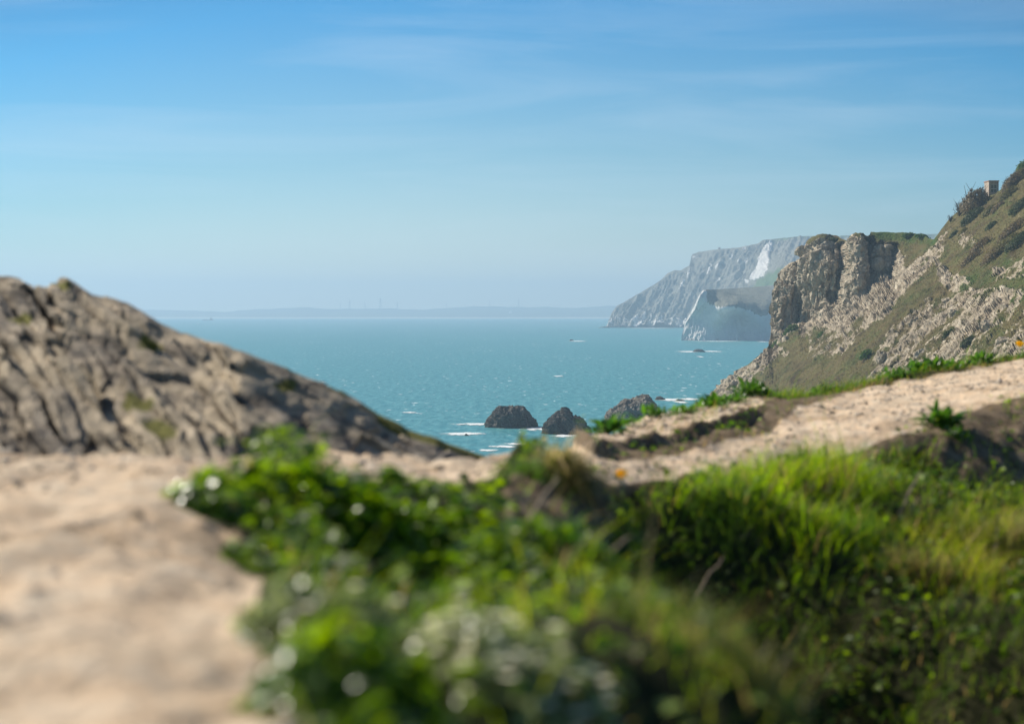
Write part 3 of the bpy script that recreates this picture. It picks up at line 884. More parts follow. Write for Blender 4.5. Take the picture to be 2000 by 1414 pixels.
# trampled surface: shallow dents, ruts and small stones
dent = fbm(p3 * np.array([5, 3.5, 1]), 4, 31)
rut = ridged(np.stack([GX * 3.0 - GY * .6, GY * .9, GX * 0], -1), 3, 33)
f1, f2, cid = voronoi(np.stack([GX * 13, GY * 9, GX * 0 + .5], -1), 34)
peb = np.clip(0.34 - f1, 0, 1) * (cid > 0.72)
GZ = GZ + sandm * (0.038 * dent + 0.020 * (rut - .5) + 0.05 * peb) + (1 - sandm) * soilm * (0.05 * fbm(p3 * 4, 4, 36) + 0.03 * ridged(p3 * 7, 3, 37)) + (1 - soilm) * np.where((gppx < 1000) & (gppy < 1060), .35, 1.0) * (0.085 * fbm(p3 * 2.6, 4, 38) + .05 * ridged(p3 * 3.4, 2, 39) - .03)
GZ = np.maximum(GZ, -2.6)
gv = np.stack([GX, GY, GZ], -1)
gfaces = grid_faces(NY, NS)[:, ::-1]
fs = sandm.ravel()[gfaces].mean(1) > 0.5
A = {'sand': sandm.ravel(), 'soil': soilm.ravel()}


def sub(faces):
    u, inv = np.unique(faces, return_inverse=True)
    return u, inv.reshape(faces.shape)


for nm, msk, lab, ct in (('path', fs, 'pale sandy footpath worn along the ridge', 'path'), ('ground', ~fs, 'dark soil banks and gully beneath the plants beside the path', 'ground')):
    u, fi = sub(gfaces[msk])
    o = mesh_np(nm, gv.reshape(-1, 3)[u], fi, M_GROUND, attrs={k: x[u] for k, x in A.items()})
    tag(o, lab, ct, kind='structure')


def ground_z(x, y):
    x = np.asarray(x, float); y = np.asarray(y, float)
    fy = np.clip(np.interp(y, yv, np.arange(NY)), 0, NY - 1.001)
    s = np.clip((x / half_w(y) + 1) / 2 * (NS - 1), 0, NS - 1.001)
    i = fy.astype(int); j = s.astype(int); a = fy - i; b = s - j
    return GZ[i, j] * (1 - a) * (1 - b) + GZ[i + 1, j] * a * (1 - b) + GZ[i, j + 1] * (1 - a) * b + GZ[i + 1, j + 1] * a * b


def on_ground(px, py, d0, d1, n=400):
    """first point where the ray through a photo pixel meets the ground, between distances d0 and d1"""
    d = np.linspace(d0, d1, n)
    p = P(px, py, d)
    h = p[:, 2] - ground_z(p[:, 0], p[:, 1])
    k = np.argmax(h < 0) if (h < 0).any() else np.argmin(np.abs(h))
    q = p[k].copy(); q[2] = ground_z(q[0], q[1])
    return q


# ------------------------------------------------------------------ tilted rock outcrop on the left
ro_top = [(-700, 480), (-300, 515), (0, 545), (30, 549), (60, 558), (95, 563), (112, 548), (128, 546), (148, 558), (180, 574), (205, 578), (250, 592), (285, 612), (310, 630), (350, 650), (400, 672), (440, 680), (480, 694), (520, 710), (560, 724), (600, 742), (628, 752), (660, 768), (700, 790), (750, 822), (800, 845), (850, 862), (900, 880), (948, 897), (985, 915), (1010, 935)]
ro_px = np.arange(-700, 1010, 4.0)
ro_bot = [(-700, 930), (0, 915), (300, 915), (700, 915), (850, 920), (1010, 945)]


def ro_depth(px, py):
    t = np.interp(px, *zip(*ro_top)); bt = np.interp(px, *zip(*ro_bot))
    base = np.interp(px, [-700, 0, 470, 700, 850, 948, 1010], [4.5, 4.35, 4.45, 5.05, 5.6, 6.25, 6.6])
    v = np.clip((bt - py) / (bt - t), 0, 1)
    thick = np.interp(px, [-700, 0, 400, 700, 850, 948, 1010], [1.7, 1.45, 1.15, .75, .4, .16, .06])
    return base + thick * (v + 0.25 * v * v)


def ro_attrs(px, py, p, n):
    t = np.interp(px, *zip(*ro_top))
    g = 0.62 * smooth(20, 2, py - t) * smooth(380, 560, px) * (0.7 + .6 * fbm(np.stack([px / 40, py / 40, px * 0], -1), 3, 3))
    g = g + 0.7 * smooth(22, 3, py - t) * smooth(700, 780, px)
    for (cx, cy, rx, ry) in ((290, 690, 40, 14), (265, 795, 32, 26), (310, 845, 40, 28), (40, 635, 40, 12), (560, 750, 40, 12), (120, 560, 22, 14)):
        g = np.maximum(g, .72 * np.exp(-((px - cx - (py - cy) * .9) / rx) ** 2 - ((py - cy) / ry) ** 2))
    g = g * 1.25 - 0.06 + 0.16 * fbm(p * 3, 3, 9)
    return {'green': g}


def ro_disp(px, py, p, n, tc, a):
    # bedding planes dip to the right: blocks elongated along the dip
    c, s_ = math.cos(R(29)), math.sin(R(29))
    u = p[..., 0] * c - (p[..., 2] - 40) * s_ ; w = p[..., 0] * s_ + (p[..., 2] - 40) * c
    w = w + 0.035 * fbm(p * 1.6, 3, 2)
    q = np.stack([u / 0.62, w / 0.036, p[..., 1] / 2.0], -1)
    f1, f2, cid = voronoi(q + .30 * np.stack([perlin(p * 5, 4), perlin(p * 5, 5), perlin(p * 5, 6)], -1), 15)
    g1, g2, gid = voronoi(np.stack([u / .22, w / .020, p[..., 1] / .6], -1), 16)
    saw = (w / .075 + .35 * fbm(np.stack([u * 1.2, w * 2, p[..., 1]], -1), 3, 44)) % 1.0
    d = 0.055 * (cid - .5) + 0.04 * np.clip(f2 - f1, 0, .5) + 0.034 * (gid - .5) + 0.075 * (saw - .5) * (.6 + .8 * fbm(np.stack([u * 1.5, w * 1.5, p[..., 1]], -1), 2, 45)) + 0.05 * fbm(np.stack([u * 1.1, w * 3.2, p[..., 1]], -1), 3, 7) + 0.045 * fbm(np.stack([u * 4, w * 15, p[..., 1] * 2.5], -1), 4, 8)
    t = np.interp(px, *zip(*ro_top)); bt = np.interp(px, *zip(*ro_bot))
    k = np.minimum(smooth(-4, 30, py - t) * .75 + .25, 1) * np.interp(px, [-700, 650, 850, 948, 1010], [1, .85, .5, .25, .1])
    return n * (d * k)[..., None]


outcrop = curtain('rock_outcrop', ro_px, ro_top, ro_bot, 200, ro_depth, M_ROCK, ro_disp, ro_attrs, back=((.12, 0.0), (.4, -.12), (1.0, -.7), (2.0, -2.6)), shade=False, zmin=-3)
tag(outcrop, 'grey weathered rock outcrop with tilted beds sloping down beside the path', 'rock outcrop')


# ------------------------------------------------------------------ plant builders (vertex arrays)
def unit(v):
    return v / (np.linalg.norm(v, axis=-1, keepdims=True) + 1e-9)


def blades(pos, h, w, lean, bend, col, segs=3, r=rng):
    n = len(pos)
    th = r.uniform(0, 2 * np.pi, n)
    side = np.stack([np.cos(th), np.sin(th), np.zeros(n)], -1)
    V = np.zeros((n, 2 * segs + 1, 3)); C = np.zeros((n, 2 * segs + 1, 3))
    for k in range(segs + 1):
        t = k / segs
        c = pos + np.array([0, 0, 1.]) * (h * t * (1 - 0.45 * bend * t))[:, None]
        c[:, :2] += lean * (h * bend * t ** 1.8)[:, None]
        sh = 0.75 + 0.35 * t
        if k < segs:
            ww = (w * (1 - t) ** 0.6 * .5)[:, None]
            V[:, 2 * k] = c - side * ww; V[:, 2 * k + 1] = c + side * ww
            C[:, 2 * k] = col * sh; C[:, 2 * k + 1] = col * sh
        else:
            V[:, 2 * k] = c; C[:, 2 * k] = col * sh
    f = []
    for k in range(segs - 1):
        a = 2 * k
        f += [(a, a + 1, a + 3), (a, a + 3, a + 2)]
    a = 2 * (segs - 1)
    f.append((a, a + 1, a + 2))
    f = np.array(f)
    Fc = (f[None] + (np.arange(n) * (2 * segs + 1))[:, None, None]).reshape(-1, 3)
    return V.reshape(-1, 3), Fc, C.reshape(-1, 3)


LEAF_F = np.array([(0, 2, 1), (0, 3, 2), (1, 2, 5), (1, 5, 4), (2, 3, 6), (2, 6, 5), (4, 5, 7), (5, 6, 7)])


def leaves(pos, ax, nor, L, W, col, droop=0.25, fold=0.18):
    n = len(pos)
    ax = unit(ax); side = unit(np.cross(nor, ax)); nor = np.cross(ax, side)
    L = L[:, None]; W = W[:, None]

    def pt(t, s, up):
        return pos + ax * L * t + side * W * s + nor * (L * (up - droop * t * t))
    fo = fold * W / L
    V = np.stack([pt(0, 0, 0), pt(.32, -.5, fo), pt(.36, 0, 0), pt(.32, .5, fo), pt(.68, -.4, fo * .8), pt(.7, 0, 0), pt(.68, .4, fo * .8), pt(1, 0, 0)], 1)
    C = np.repeat(col[:, None], 8, 1)
    Fc = (LEAF_F[None] + (np.arange(n) * 8)[:, None, None]).reshape(-1, 3)
    return V.reshape(-1, 3), Fc, C.reshape(-1, 3)


def join(parts):
    V, Fc, C, o = [], [], [], 0
    for v, f, c in parts:
        V.append(v); Fc.append(f + o); C.append(c); o += len(v)
    return np.concatenate(V), np.concatenate(Fc), np.concatenate(C)


def put(name, parts, mat_, parent=None, loc=None, shade=True):
    v, f, c = join(parts) if isinstance(parts, list) else parts
    return mesh_np(name, v, f, mat_, parent, shade, {'Col': c}, loc)


def tube(path, rad, k=6):
    path = np.asarray(path, float); n = len(path)
    rad = np.broadcast_to(np.asarray(rad, float), (n,))
    t = unit(np.gradient(path, axis=0))
    ref = np.where(np.abs(t[:, 2:3]) > .9, np.array([[1., 0, 0]]), np.array([[0, 0, 1.]]))
    a = unit(np.cross(t, ref)); b_ = np.cross(t, a)
    th = np.linspace(0, 2 * np.pi, k, endpoint=False)
    V = path[:, None] + rad[:, None, None] * (a[:, None] * np.cos(th)[None, :, None] + b_[:, None] * np.sin(th)[None, :, None])
    i = np.arange(n * k).reshape(n, k)
    q = np.stack([i[:-1], np.roll(i[:-1], -1, 1), np.roll(i[1:], -1, 1), i[1:]], -1).reshape(-1, 4)
    tri = np.concatenate([q[:, [0, 1, 2]], q[:, [0, 2, 3]]])
    return V.reshape(-1, 3), tri, np.full((n * k, 3), .2)


def scatter(n, r, region=None, d_max=13.0, y0=0.9):
    """random points on the ground inside a widened view"""
    y = np.sqrt(r.uniform(y0 ** 2, d_max ** 2, n)); s = r.uniform(-1, 1, n)
    x = s * (0.45 + 0.42 * y)
    z = ground_z(x, y)
    p = np.stack([x, y, z], -1)
    px, py = project(p)
    return p, px, py


def mask_at(M, x, y):
    fy = np.clip(np.interp(y, yv, np.arange(NY)), 0, NY - 1).astype(int)
    s = np.clip((x / half_w(y) + 1) / 2 * (NS - 1), 0, NS - 1).astype(int)
    return M[fy, s]


def lerp(a, b, t):
    return np.asarray(a) + (np.asarray(b) - np.asarray(a)) * np.asarray(t)[..., None]


# ------------------------------------------------------------------ grass on the banks (stuff)
G_BRIGHT = np.array([0.185, 0.310, 0.020]); G_DEEP = np.array([0.050, 0.110, 0.014]); G_YEL = np.array([0.40, 0.40, 0.045]); G_DRY = np.array([0.36, 0.26, 0.11])
LUSH = [(1290, 1010), (1330, 950), (1440, 935), (1540, 890), (1640, 900), (1720, 960), (1700, 1060), (1740, 1130), (1620, 1130), (1450, 1040)]
LEDGE = [(1690, 1030), (1800, 1010), (2300, 990), (2300, 1130), (1950, 1190), (1760, 1150)]
RIDGE = [(1060, 1060), (1200, 1100), (1330, 1240), (1560, 1450), (1300, 1500), (900, 1414), (760, 1250), (980, 1180)]
LEAFY = [(360, 990), (470, 900), (560, 880), (760, 900), (830, 930), (980, 950), (1010, 1060), (1090, 1110), (1020, 1200), (830, 1200), (560, 1130), (430, 1040)]
PALE = [(520, 1190), (640, 1150), (780, 1200), (760, 1260), (560, 1270)]


def grass_field(name, n, seed, kind):
    r = np.random.default_rng(seed)
    p, px, py = scatter(n, r)
    sm = mask_at(sandm, p[:, 0], p[:, 1]); so = mask_at(soilm, p[:, 0], p[:, 1]); ov = mask_at(over, p[:, 0], p[:, 1])
    clump = fbm(np.stack([p[:, 0] * 4.5, p[:, 1] * 4.5, p[:, 0] * 0], -1), 3, seed)
    lush = smooth(-20, 25, poly_sd(px, py, LUSH)); ledge = smooth(-20, 25, poly_sd(px, py, LEDGE)); ridge_ = smooth(-30, 40, poly_sd(px, py, RIDGE))
    leafy = smooth(-20, 30, poly_sd(px, py, LEAFY))
    dens = (1 - smooth(.25, .6, sm)) * (1 - .93 * smooth(.3, .7, so)) * (1 - .75 * leafy)
    dens = dens * np.clip(.55 + 1.1 * clump + .4 * lush + .3 * ledge, .06, 1)
    dens = np.where(ov > 0.25, 0, dens)
    far_k = np.clip(p[:, 1] / 3.2, .45, 1.0)
    fringe = smooth(.12, .3, sm) * smooth(.85, .5, sm)
    dens = np.maximum(dens, .16 * fringe * (clump > -.1))
    keep = (r.random(n) < dens * far_k) & (px > -600) & (px < 2900) & (p[:, 1] > 1.25)
    p = p[keep]; m = len(p)
    lush, ledge, ridge_, clump = lush[keep], ledge[keep], ridge_[keep], clump[keep]
    h = r.uniform(.035, .085, m) * (1 + .75 * lush + .55 * ledge + .35 * clump)
    h = h * np.clip(1 + 1.9 * fbm(p * np.array([4.2, 4.2, 0]) + 40, 3, seed + 3), .35, 2.2)
    h = h * np.where((px[keep] > 640) & (px[keep] < 1260) & (py[keep] < 1020), .5, 1.0)
    h = np.where(r.random(m) < .06, h * 1.7, h)
    w = r.uniform(.0022, .0048, m) * (1 + .4 * lush)
    ang = r.uniform(0, 2 * np.pi, m)
    lean = np.stack([np.cos(ang), np.sin(ang)], -1) * .8 + np.array([.35, -.15])
    t = np.clip(r.normal(.30, .22, m) + .45 * lush + .40 * ridge_ + .9 * fbm(p * np.array([2.2, 2.2, 0]) + 11, 3, seed + 5), 0, 1)
    c = lerp(G_DEEP, G_BRIGHT, t)
    ty = np.clip(r.normal(.0, .22, m) + .40 * ledge + .30 * ridge_ + .2 * lush, 0, 1)
    c = c + (G_YEL - c) * ty[:, None]
    fr_ = fringe[keep]
    h = h * (1 - .5 * fr_)
    dry = r.random(m) < (.09 + .08 * ridge_ + .12 * ledge + .6 * fr_)
    c = np.where(dry[:, None], G_DRY * r.uniform(.7, 1.1, (m, 1)), c)
    p = p - np.array([0, 0, .006])
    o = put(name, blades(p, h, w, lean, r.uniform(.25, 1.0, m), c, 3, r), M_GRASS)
    return o


g1 = grass_field('grass', 440000, 5, 'a')
tag(g1, 'green grass covering the banks and gully beside the path', 'grass', kind='stuff')


# small-leaved ground cover between the grasses (stuff)
def leaf_field(name, n, seed):
    r = np.random.default_rng(seed)
    p, px, py = scatter(n, r, d_max=8.5)
    sm = mask_at(sandm, p[:, 0], p[:, 1]); so = mask_at(soilm, p[:, 0], p[:, 1])
    clump = fbm(np.stack([p[:, 0] * 5, p[:, 1] * 5, p[:, 0] * 0], -1), 3, seed)
    leafy = smooth(-25, 25, poly_sd(px, py, LEAFY)); ridge_ = smooth(-30, 40, poly_sd(px, py, RIDGE)); lush = smooth(-20, 25, poly_sd(px, py, LUSH))
    dens = (1 - smooth(.25, .55, sm)) * (1 - .85 * smooth(.3, .7, so)) * np.clip(.16 + 1.3 * clump + .35 * leafy + .15 * ridge_ - .2 * lush, .02, 1)
    keep = (r.random(n) < dens * np.clip(p[:, 1] / 2.6, .5, 1)) & (px > -600) & (px < 2900) & (p[:, 1] > 1.25)
    p = p[keep]; m = len(p); leafy = leafy[keep]; clump = clump[keep]
    far_ = (px[keep] > 640) & (px[keep] < 1010) & (py[keep] < 1000)
    p[:, 2] += r.uniform(.0, .05, m) * (1 + .5 * leafy) * (1 + clump) * np.where(far_, .3, 1)
    ang = r.uniform(0, 2 * np.pi, m)
    ax = np.stack([np.cos(ang), np.sin(ang), r.uniform(-.2, .7, m)], -1)
    nor = unit(np.stack([r.normal(0, .5, m), r.normal(-.1, .5, m), np.ones(m)], -1))
    L = r.uniform(.016, .038, m); W = L * r.uniform(.45, .75, m)
    t = np.clip(np.where(r.random(m) < .62, r.normal(.12, .12, m), r.normal(.85, .2, m)), 0, 1.1)
    c = lerp((0.035, 0.080, 0.012), (0.210, 0.310, 0.024), t)
    c = np.where((r.random(m) < .12)[:, None], np.array([0.13, 0.17, 0.06]), c)
    return put(name, leaves(p, ax, nor, L, W, c), M_COVER)


g2 = leaf_field('ground_cover', 160000, 15)
tag(g2, 'low small-leaved plants covering the bank among the grass', 'ground cover', kind='stuff')


# ------------------------------------------------------------------ leafy mounds, each a plant of its own
def leafy_mound(px, py, d0, d1, rx, ry, rz, n, lab, seed, pal=((0.035, 0.085, 0.012), (0.215, 0.320, 0.022)), L=(.015, .034), flower=0, lift=0.0, ratio=(.5, .75)):
    r = np.random.default_rng(seed)
    c = on_ground(px, py, d0, d1)
    t = empty('leafy_plant', c)
    n = int(n * 1.7)
    ph = r.uniform(0, 2 * np.pi, n); cz = r.uniform(-.15, 1, n); rr = np.sqrt(np.clip(1 - cz * cz, 0, 1))
    dv = np.stack([rr * np.cos(ph), rr * np.sin(ph), cz], -1)
    lump = 1 + .30 * fbm(dv * 2.2 + seed, 3, seed)
    rad = lump * np.where(r.random(n) < .68, r.uniform(.86, 1.05, n), r.uniform(.4, .86, n))
    q = dv * rad[:, None] * np.array([rx, ry, rz])
    gz = ground_z(c[0] + q[:, 0], c[1] + q[:, 1]) - c[2]
    q[:, 2] = np.maximum(q[:, 2], 0) + gz + lift + .004
    nor = unit(dv + np.array([0, 0, .7]) + r.normal(0, .45, (n, 3)))
    ax = unit(np.cross(nor, r.normal(0, 1, (n, 3))) + np.array([0, 0, -.25]) + dv * .5)
    Ls = r.uniform(*L, n); Ws = Ls * r.uniform(*ratio, n)
    tc_ = np.clip(np.where(r.random(n) < .5, r.normal(.15, .15, n), r.normal(.8, .22, n)), 0, 1.1)
    col = lerp(pal[0], pal[1], tc_)
    col = np.where((r.random(n) < .04)[:, None], np.array([.20, .19, .05]), col)
    put('foliage', leaves(q, ax, nor, Ls, Ws, col, droop=.3), M_LEAF, t)
    # stalks that carry the leaves
    st = []
    for k in range(14):
        a = r.uniform(0, 2 * np.pi); e_ = np.array([rx * math.cos(a) * .75, ry * math.sin(a) * .75, rz * r.uniform(.5, .95)])
        e_[2] += ground_z(c[0] + e_[0], c[1] + e_[1]) - c[2] + lift
        tt = np.linspace(0, 1, 5)[:, None]
        pth = e_[None] * tt; pth[:, 2] = e_[2] * tt[:, 0] ** .7 - .01 * (1 - tt[:, 0])
        st.append(tube(pth, .0022, 5))
    put('stems', st, M_STEM, t)
    if flower:
        fl = []
        k = r.choice(n, flower, replace=False)
        for i in k:
            if q[i, 2] - gz[i] < rz * .35:
                continue
            m = 6
            a = np.linspace(0, 2 * np.pi, m, endpoint=False) + r.uniform(0, 6)
            axx = np.stack([np.cos(a), np.sin(a), np.full(m, .35)], -1)
            fl.append(leaves(np.repeat((q[i] + dv[i] * .012)[None], m, 0), axx, np.tile([0, 0, 1.], (m, 1)), np.full(m, .009), np.full(m, .008), np.tile([.85, .82, .70], (m, 1)), .1))
        put('white_flowers', fl, M_WHITEPETAL, t)['kind'] = 'stuff'
    tag(t, lab, 'plant', 'leafy plants on the bank by the path')
    return t


PALE_PAL = ((0.11, 0.15, 0.055), (0.29, 0.33, 0.14))
MOUNDS = [
    (555, 1018, 2.2, 4.0, .175, .13, .042, 820, 'large blurred leafy bush beside the sandy path, the tallest of the mounds', 1, None, 0),
    (725, 1035, 2.2, 4.0, .12, .09, .028, 420, 'rounded leafy plant adjoining the right side of the tallest bush', 2, None, 0),
    (435, 1005, 2.2, 4.0, .085, .08, .040, 240, 'small low leafy plant spreading onto the sand left of the tallest bush', 3, None, 0),
    (900, 1075, 2.4, 4.0, .12, .08, .038, 400, 'glossy leafy plant left of the dark soil pocket, flecked with white', 4, None, 10),
    (700, 1110, 2.0, 3.2, .16, .11, .065, 520, 'dark shaded leafy plant on the slope below the tallest bush', 5, None, 4),
    (975, 1110, 2.4, 3.6, .12, .11, .060, 420, 'leafy plant on the slope just under the dark soil pocket', 6, None, 6),
    (860, 1180, 1.9, 3.0, .12, .10, .050, 380, 'leafy plant in the shaded middle of the near slope', 7, None, 0),
    (640, 1235, 1.6, 2.6, .085, .07, .040, 420, 'pale grey green small-leaved cushion plant at the edge of the sand', 8, PALE_PAL, 8),
    (690, 1390, 1.25, 2.2, .085, .07, .055, 230, 'bright leafy plant at the bottom edge of the photo next to the sand', 9, None, 0),
    (1010, 1350, 1.4, 2.4, .10, .085, .050, 520, 'pale cushion plant crowded with tiny white flowers', 10, PALE_PAL, 70),
    (1070, 1440, 1.3, 2.2, .09, .07, .045, 420, 'white flowered cushion plant cut off by the bottom edge', 11, PALE_PAL, 50),
    (490, 1105, 1.8, 2.8, .045, .04, .025, 90, 'tiny green tuft of leaves growing alone in the sand', 12, None, 0),
    (770, 965, 3.0, 4.6, .028, .03, .045, 70, 'upright leafy shoots against the far sandy path', 13, None, 0),
    (1180, 1150, 2.5, 3.6, .07, .06, .075, 150, 'fresh bright green broad-leaved shoots on the lit crest', 14, ((0.07, 0.15, 0.02), (0.16, 0.28, 0.03)), 0),
]
for (px, py, d0, d1, rx, ry, rz, n, lab, sd, pal, fl) in MOUNDS:
    kw = {}
    if pal:
        kw['pal'] = pal
    if pal is PALE_PAL:
        kw['L'] = (.010, .022)
    leafy_mound(px, py, d0, d1, rx, ry, rz, n, lab, sd, flower=fl, **kw)


# rosettes of broad leaves along the path, sharp against the sea
def rosette(px, py, d, wid, hgt, n, lab, seed, bright=1.0, loc=None):
    r = np.random.default_rng(seed)
    c = P(px, py, d); c[2] = ground_z(c[0], c[1])
    if loc is not None:
        c = np.asarray(loc)
    t = empty('leafy_rosette', c)
    ph = r.uniform(0, 2 * np.pi, n); el = r.uniform(.1, 1.35, n)
    ax = np.stack([np.cos(ph) * np.cos(el), np.sin(ph) * np.cos(el), np.sin(el)], -1)
    off = np.stack([r.normal(0, .26, n) * wid, r.normal(0, .22, n) * wid, r.uniform(0, .38, n) * hgt], -1)
    off[:, 2] += ground_z(c[0] + off[:, 0], c[1] + off[:, 1]) - c[2] if loc is None else 0
    nor = unit(np.cross(np.cross(ax, [0, 0, 1.]) + 1e-6, ax) + r.normal(0, .25, (n, 3)))
    nor = np.where(nor[:, 2:3] < 0, -nor, nor)
    L = np.maximum(hgt * r.uniform(.45, .85, n), .02); W = L * r.uniform(.28, .5, n)
    tc_ = np.clip(r.normal(.5, .28, n), 0, 1)
    col = lerp((0.030, 0.090, 0.016), (0.115, 0.225, 0.028), tc_) * bright
    put('foliage', leaves(off, ax, nor, L, W, col, droop=.35, fold=.25), M_LEAF, t)
    st = [tube(np.array([[0, 0, -.01], off[i] * .6 + [0, 0, .0], off[i] + ax[i] * L[i] * .3]), .0025, 5) for i in range(0, n, 4)]
    put('stems', st, M_STEM, t)
    tag(t, lab, 'plant', 'leafy rosettes along the far edge of the path')
    return t


ROS = [
    (1172, 853, 7.7, .21, .125, 130, 'large dark leafy plant at the left end of the path edge', 1, 1.0),
    (1262, 818, 8.5, .20, .075, 80, 'low leafy plant below the pale pointed sea rock', 2, 1.0),
    (1325, 803, 9.0, .18, .07, 70, 'low leafy plant beneath the small rock with surf', 3, 1.1),
    (1372, 793, 9.5, .20, .10, 90, 'leafy plant on the path edge where the hillside meets the sea', 4, 1.0),
    (1415, 788, 9.8, .16, .08, 60, 'small leafy plant left of the dark rosette on the path edge', 5, 1.0),
    (1468, 780, 10.1, .20, .105, 100, 'dark rosette standing alone below the hillside on the path edge', 6, .9),
    (1600, 768, 10.8, .20, .045, 50, 'thin yellow green tuft midway along the upper path edge', 7, 1.3),
    (1650, 761, 11.1, .13, .04, 30, 'very small low tuft right of the thin yellow green one', 8, 1.2),
    (1748, 744, 11.4, .22, .085, 80, 'low bright plant at the left of the right-hand row of path plants', 9, 1.1),
    (1812, 732, 11.6, .24, .12, 110, 'tall leafy plant in the middle of the right-hand row of path plants', 10, 1.0),
    (1868, 722, 11.8, .22, .085, 80, 'bright leafy plant near the right end of the path edge row', 11, 1.15),
    (1918, 711, 12.0, .16, .08, 60, 'last pale leafy plant of the right-hand row before the orange flower', 12, 1.2),
    (1990, 694, 12.2, .12, .06, 36, 'small leafy plant at the foot of the orange flower by the photo edge', 13, 1.0),
    (1838, 842, 7.15, .13, .10, 80, 'glossy rosette alone on the near edge of the right-hand path', 14, .95),
    (1868, 850, 7.0, .08, .06, 40, 'small dark rosette drooping beside the glossy one on the bank', 15, .7),
    (1205, 958, 5.0, .13, .05, 60, 'flat leafy rosette beneath the orange flower in front of the path', 16, .85),
]
for a_ in ROS:
    rosette(*a_)
for k, (px, py, d, w_) in enumerate(((1215, 835, 8.1, .18), (1295, 810, 8.75, .18), (1350, 797, 9.3, .18), (1395, 790, 9.7, .18), (1440, 785, 9.95, .15), (1500, 776, 10.4, .12), (1780, 738, 11.5, .2), (1842, 727, 11.7, .2), (1895, 716, 11.9, .2))):
    rosette(px, py, d, w_, .05, 40, ['low leaves filling the gap right of the large dark path plant', 'low leaves filling the gap under the pale pointed rock', 'low leaves between two plants under the hillside foot', 'low leaves in the gap right of the hillside-foot plant',
                                     'low leaves just left of the lone dark rosette', 'low leaves trailing right of the lone dark rosette', 'low leaves left of the tall middle plant of the right-hand row', 'low leaves right of the tall middle plant of the right-hand row', 'low leaves before the last pale plant of the right-hand row'][k], 60 + k, 1.1)


# flowers
def dandelion(px, py, d, size, stem_h, lab, seed):
    r = np.random.default_rng(seed)
    top = P(px, py, d)
    t = empty('yellow_flower', (top[0], top[1], ground_z(top[0], top[1])))
    o = np.array(t.location); h = max(top[2] - o[2], .02)
    put('stem', tube(np.array([[0.01, 0, -.01], [0.004, .0, h * .5], [0, 0, h]]), .0022, 6), M_STEM, t)
    ps = []
    for ring, (n, k, el) in enumerate(((16, 1.0, .15), (14, .78, .55), (10, .5, 1.0))):
        a = np.linspace(0, 2 * np.pi, n, endpoint=False) + ring * .2 + r.normal(0, .08, n)
        ax = np.stack([np.cos(a) * math.cos(el), np.sin(a) * math.cos(el), np.full(n, math.sin(el))], -1)
        # the head faces up and a little towards the path
        rot = np.array([[1, 0, 0], [0, math.cos(.7), -math.sin(.7)], [0, math.sin(.7), math.cos(.7)]])
        ax = ax @ rot.T
        nn = np.tile(rot @ np.array([0, 0, 1.]), (n, 1))
        ps.append(leaves(np.tile([0, 0, h], (n, 1)), ax, nn, np.full(n, size * .5 * k), np.full(n, size * .15), np.tile([.92, .60, .015], (n, 1)) * r.uniform(.8, 1.1, (n, 1)), .05, .05))
    put('petals', ps, M_PETAL, t)
    a = np.linspace(0, 2 * np.pi, 8, endpoint=False)
    put('sepals', leaves(np.tile([0, 0, h - .012], (8, 1)), np.stack([np.cos(a), np.sin(a), np.full(8, 1.2)], -1), np.stack([np.cos(a), np.sin(a), np.full(8, -.5)], -1), np.full(8, size * .3), np.full(8, size * .12), np.tile([.05, .09, .02], (8, 1))), M_LEAF, t)
    tag(t, lab, 'flower', 'orange yellow flowers by the path')


dandelion(1213, 926, 5.1, .046, .05, 'orange yellow flower in front of the path beside the brown tussock', 1)
dandelion(1991, 672, 12.15, .075, .06, 'orange yellow flower on the path edge at the right side of the photo', 2)
rosette(1765, 742, 11.3, .05, .03, 10, 'tiny yellowish shoot low on the right-hand path edge', 90, 1.6)


